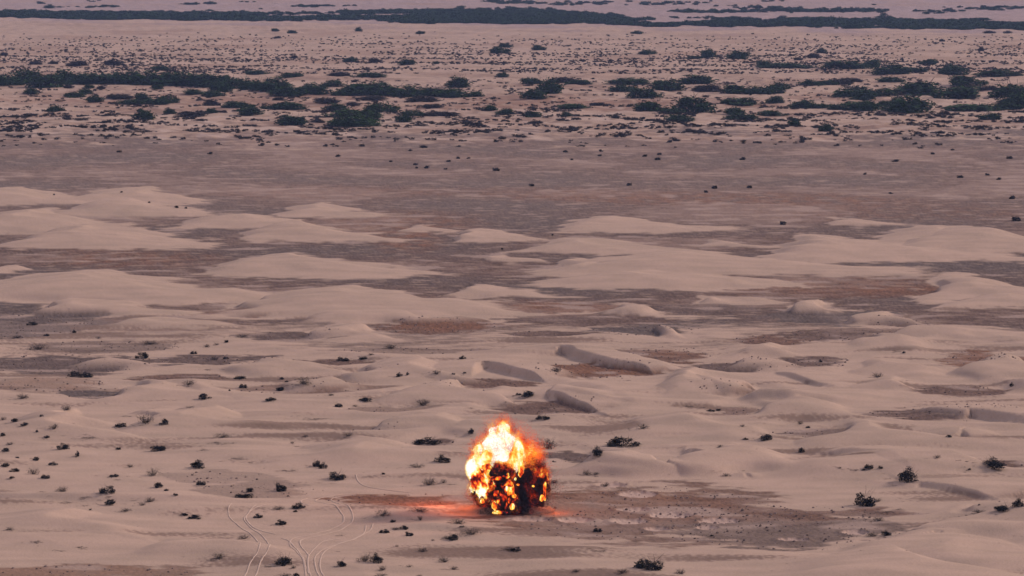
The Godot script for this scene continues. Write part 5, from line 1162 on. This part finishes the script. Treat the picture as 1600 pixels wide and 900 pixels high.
func build_plain_shrubs():
	var rng := RandomNumberGenerator.new()
	rng.seed = 12
	var protos := []
	for k in 4:
		var p := Node3D.new()
		part(p, "foliage", leafy(700 + k, 300, 0.16, 8), mats.dark_leaf)
		part(p, "branches", twiggy(720 + k, 10, 0.02, 0.3), mats.twig)
		protos.append(p)
	for e in PLAIN_SHRUBS:
		var o := place(protos[rng.randi() % 4], "plain_shrub", e[0], e[1], e[2] * 1.1, e[3] * 1.45, rng.randf() * TAU)
		tag(o, e[4], "shrub", "shrubs on the gravel plain")

func build_belt():
	var rng := RandomNumberGenerator.new()
	rng.seed = 13
	var protos := {"g": [], "b": [], "l": []}
	for k in 6:
		for kind in ["g", "b", "l"]:
			var p := Node3D.new()
			part(p, "foliage", leafy(800 + k, 1300, 0.105, 16 + k), mats[{"g": "green_leaf", "b": "brown_leaf", "l": "light_leaf"}[kind]])
			part(p, "branches", twiggy(820 + k, 12, 0.012, 0.3), mats.twig)
			protos[kind].append(p)
	var called := {"g": "green_thicket", "b": "brown_thicket", "l": "pale_green_thicket"}
	for e in THICKETS:
		var o := place(protos[e[4]][rng.randi() % 6], called[e[4]], e[0], e[1], e[2] * 1.15, e[3] * 1.5, rng.randf() * TAU)
		tag(o, e[5], "thicket", e[6])

func scatter(called: String, piece: String, meshes: Array, mat: Material, spots: Array, label: String, category: String):
	# spots: x, distance, wide, high, turn, tone
	var whole := Node3D.new()
	whole.name = called
	tag(whole, label, category, "", "stuff")
	add_child(whole)
	for k in meshes.size():
		var mine := []
		for j in spots.size():
			if j % meshes.size() == k: mine.append(spots[j])
		var mm := MultiMesh.new()
		mm.transform_format = MultiMesh.TRANSFORM_3D
		mm.use_colors = true
		mm.mesh = meshes[k]
		mm.instance_count = mine.size()
		for j in mine.size():
			var s: Array = mine[j]
			mm.set_instance_transform(j, Transform3D(Basis(Vector3.UP, s[4]).scaled_local(Vector3(s[2], s[3], s[2])), on_ground(s[0], s[1]) - Vector3(0, 0.03, 0)))
			mm.set_instance_color(j, Color(s[5], s[5], s[5]))
		var o := MultiMeshInstance3D.new()
		o.name = piece
		o.multimesh = mm
		o.material_override = mat
		o.set_meta("kind", "stuff")
		whole.add_child(o, true)

func build_scrub():
	# hummocks of brown scrub along the near side of the belt: the largest are things of their own
	var rng := RandomNumberGenerator.new()
	rng.seed = 14
	var clump := noise(41, 34.0, 2)
	var meshes := []
	for k in 3: meshes.append(leafy(900 + k, 100, 0.22, 6))
	var spots := []
	var tries := 0
	while spots.size() < 5200 and tries < 90000:
		tries += 1
		var d := 1.0 / rng.randf_range(1.0 / 2480.0, 1.0 / 1690.0)
		var x := d * rng.randf_range(-0.165, 0.165)
		var c := clump.get_noise_2d(x, d * 0.7)
		var want := smoothstep(-0.15, 0.35, c)
		want *= (0.12 * smoothstep(1690.0, 1760.0, d) + 0.88 * smoothstep(1760.0, 1890.0, d + 60.0 * clump.get_noise_2d(x + 900.0, d))) * (0.35 + 0.65 * smoothstep(2130.0, 2000.0, d))
		if rng.randf() > want: continue
		var w := rng.randf_range(1.3, 3.4) * (1.0 + 0.5 * maxf(c, 0.0))
		spots.append([x, d, w, w * rng.randf_range(0.36, 0.62), rng.randf() * TAU, rng.randf_range(0.55, 1.15)])
	spots.sort_custom(func(a, b): return a[2] * a[3] / (a[1] * a[1]) > b[2] * b[3] / (b[1] * b[1]))
	var rest := []
	var made := 0
	var proto := []
	for k in 3:
		var p := Node3D.new()
		part(p, "foliage", meshes[k], mats.brown_leaf)
		part(p, "branches", twiggy(950 + k, 8, 0.03, 0.3), mats.twig)
		proto.append(p)
	for s in spots:
		if made < 300 and absf(s[0] / s[1]) < 0.132:
			made += 1
			var o := place(proto[made % 3], "scrub_hummock", s[0], s[1], s[2], s[3], s[4])
			tag(o, "low brown scrub hummock on pale sand at the near edge of the bush belt", "hummock", "scrub hummocks at the near edge of the belt")
		else:
			rest.append(s)
	scatter("scrub", "hummock", meshes, mats.brown_leaf, rest, "countless low brown scrub hummocks around the green bush belt", "scrub")

func build_steppe():
	var rng := RandomNumberGenerator.new()
	rng.seed = 15
	var clump := noise(42, 120.0, 3)
	var meshes := []
	for k in 3: meshes.append(leafy(1000 + k, 46, 0.32, 5))
	var spots := []
	var tries := 0
	while spots.size() < 9000 and tries < 120000:
		tries += 1
		var d := 1.0 / rng.randf_range(1.0 / 3560.0, 1.0 / 2560.0)
		var x := d * rng.randf_range(-0.165, 0.165)
		var c := clump.get_noise_2d(x, d)
		var want := smoothstep(-0.45, 0.35, c) * smoothstep(3560.0, 3200.0, d + 160.0 * c) * (0.45 + 0.55 * smoothstep(3100.0, 2750.0, d))
		if rng.randf() > want: continue
		var w := rng.randf_range(1.2, 2.9)
		spots.append([x, d, w, w * rng.randf_range(0.5, 0.85), rng.randf() * TAU, rng.randf_range(0.6, 1.1)])
	scatter("steppe_shrubs", "shrub", meshes, mats.brown_leaf, spots, "countless tiny dark shrubs dotting the far pink sand", "shrubs")

func build_far_wood():
	var rng := RandomNumberGenerator.new()
	rng.seed = 16
	var clump := noise(43, 150.0, 3)
	var gaps := noise(44, 420.0, 2)
	var meshes := []
	for k in 4: meshes.append(leafy(1100 + k, 190, 0.21, 11))
	var spots := []
	var tries := 0
	while spots.size() < 12000 and tries < 200000:
		tries += 1
		var d := 1.0 / rng.randf_range(1.0 / 5400.0, 1.0 / 3560.0)
		var b := rng.randf_range(-0.165, 0.165)
		var x := d * b
		var front := 3830.0 - 1750.0 * b + 60.0 * clump.get_noise_2d(x * 2.0, 0.0)
		var back := d - front
		if back < 0.0: continue
		var c := clump.get_noise_2d(x * 0.6, d * 0.35)
		var deep := lerpf(300.0, 230.0, smoothstep(-0.02, 0.05, b)) + 620.0 * smoothstep(-0.06, 0.0, b) * smoothstep(0.13, 0.02, b) * clampf(gaps.get_noise_2d(x, 0.0) + 0.5, 0.0, 1.0)
		var want := smoothstep(deep * 1.25, deep * 0.75, back) * smoothstep(-0.42, -0.02, c)
		if b > 0.0: want = maxf(want, 0.55 * smoothstep(0.12, 0.4, c) * smoothstep(1150.0, 500.0, back))
		want = maxf(want, 0.25 * smoothstep(0.32, 0.55, c))
		if rng.randf() > want: continue
		var w := rng.randf_range(5.0, 12.0)
		spots.append([x, d, w, w * rng.randf_range(0.3, 0.5), rng.randf() * TAU, rng.randf_range(0.7, 1.1)])
	scatter("far_wood", "tree", meshes, mats.green_leaf, spots, "dark bluish wood stretching across the plain far behind the belt", "wood")

func build_litter():
	# dry litter gathered on the lee side of the shrubs, and stones on the bare gravel
	var rng := RandomNumberGenerator.new()
	rng.seed = 17
	var twigs := []
	for k in 3: twigs.append(twiggy(1200 + k, 12, 0.040, 0.93))
	var spots := []
	for e in NEAR_SHRUBS:
		var n := int(e[2] * (5.0 if e[4] != "d" else 3.5))
		for k in n:
			var x: float = e[0] - e[2] * absf(rng.randfn()) * 0.9 + e[2] * 0.25
			var d: float = e[1] + rng.randfn() * e[2] * 0.55
			var w := rng.randf_range(0.45, 1.3)
			spots.append([x, d, w, w * 0.28, rng.randf() * TAU, rng.randf_range(0.6, 1.2)])
	for k in 1500:
		var d := rng.randf_range(585.0, 960.0)
		var x := d * rng.randf_range(-0.15, 0.15)
		var w := rng.randf_range(0.3, 1.0)
		spots.append([x, d, w, w * 0.3, rng.randf() * TAU, rng.randf_range(0.6, 1.2)])
	scatter("dry_litter", "twig", twigs, mats.twig, spots, "scattered dry twigs and litter lying on the near sand", "litter")
	var stones := []
	for k in 3: stones.append(stone(1300 + k))
	spots = []
	for q in HOLLOWS:
		if q[1] > 960.0: continue
		for k in int(minf(q[2] * q[3] * 0.6, 900.0)):
			var a := rng.randf() * TAU
			var f := sqrt(rng.randf()) * 0.95
			var w := 0.16 + 0.45 * pow(rng.randf(), 3.0)
			spots.append([q[0] + cos(a) * f * q[2], q[1] + sin(a) * f * q[3], w, w * rng.randf_range(0.5, 0.9), rng.randf() * TAU, rng.randf_range(0.6, 1.7)])
	scatter("stones", "stone", stones, mats.stone, spots, "loose dark stones strewn over the bare gravel hollows", "stones")

func stone(seed_: int) -> ArrayMesh:
	var rng := RandomNumberGenerator.new()
	rng.seed = seed_
	var ring := PackedVector3Array()
	for k in 6:
		var a := TAU * k / 6.0
		var q := rng.randf_range(0.4, 0.6)
		ring.append(Vector3(cos(a) * q, 0, sin(a) * q))
	var v := PackedVector3Array()
	var top := Vector3(rng.randf_range(-0.1, 0.1), 0.75, rng.randf_range(-0.1, 0.1))
	for k in 6:
		var a := ring[k]
		var b := ring[(k + 1) % 6]
		var a2 := a * 0.72 + Vector3(0, rng.randf_range(0.4, 0.6), 0)
		var b2 := b * 0.72 + Vector3(0, 0.5, 0)
		v.append_array([a, b, a2, b, b2, a2, a2, b2, top])
	var ix := PackedInt32Array(range(v.size()))
	var st := SurfaceTool.new()
	st.create_from_arrays(mesh_arrays(v, ix))
	st.generate_normals()
	return st.commit()
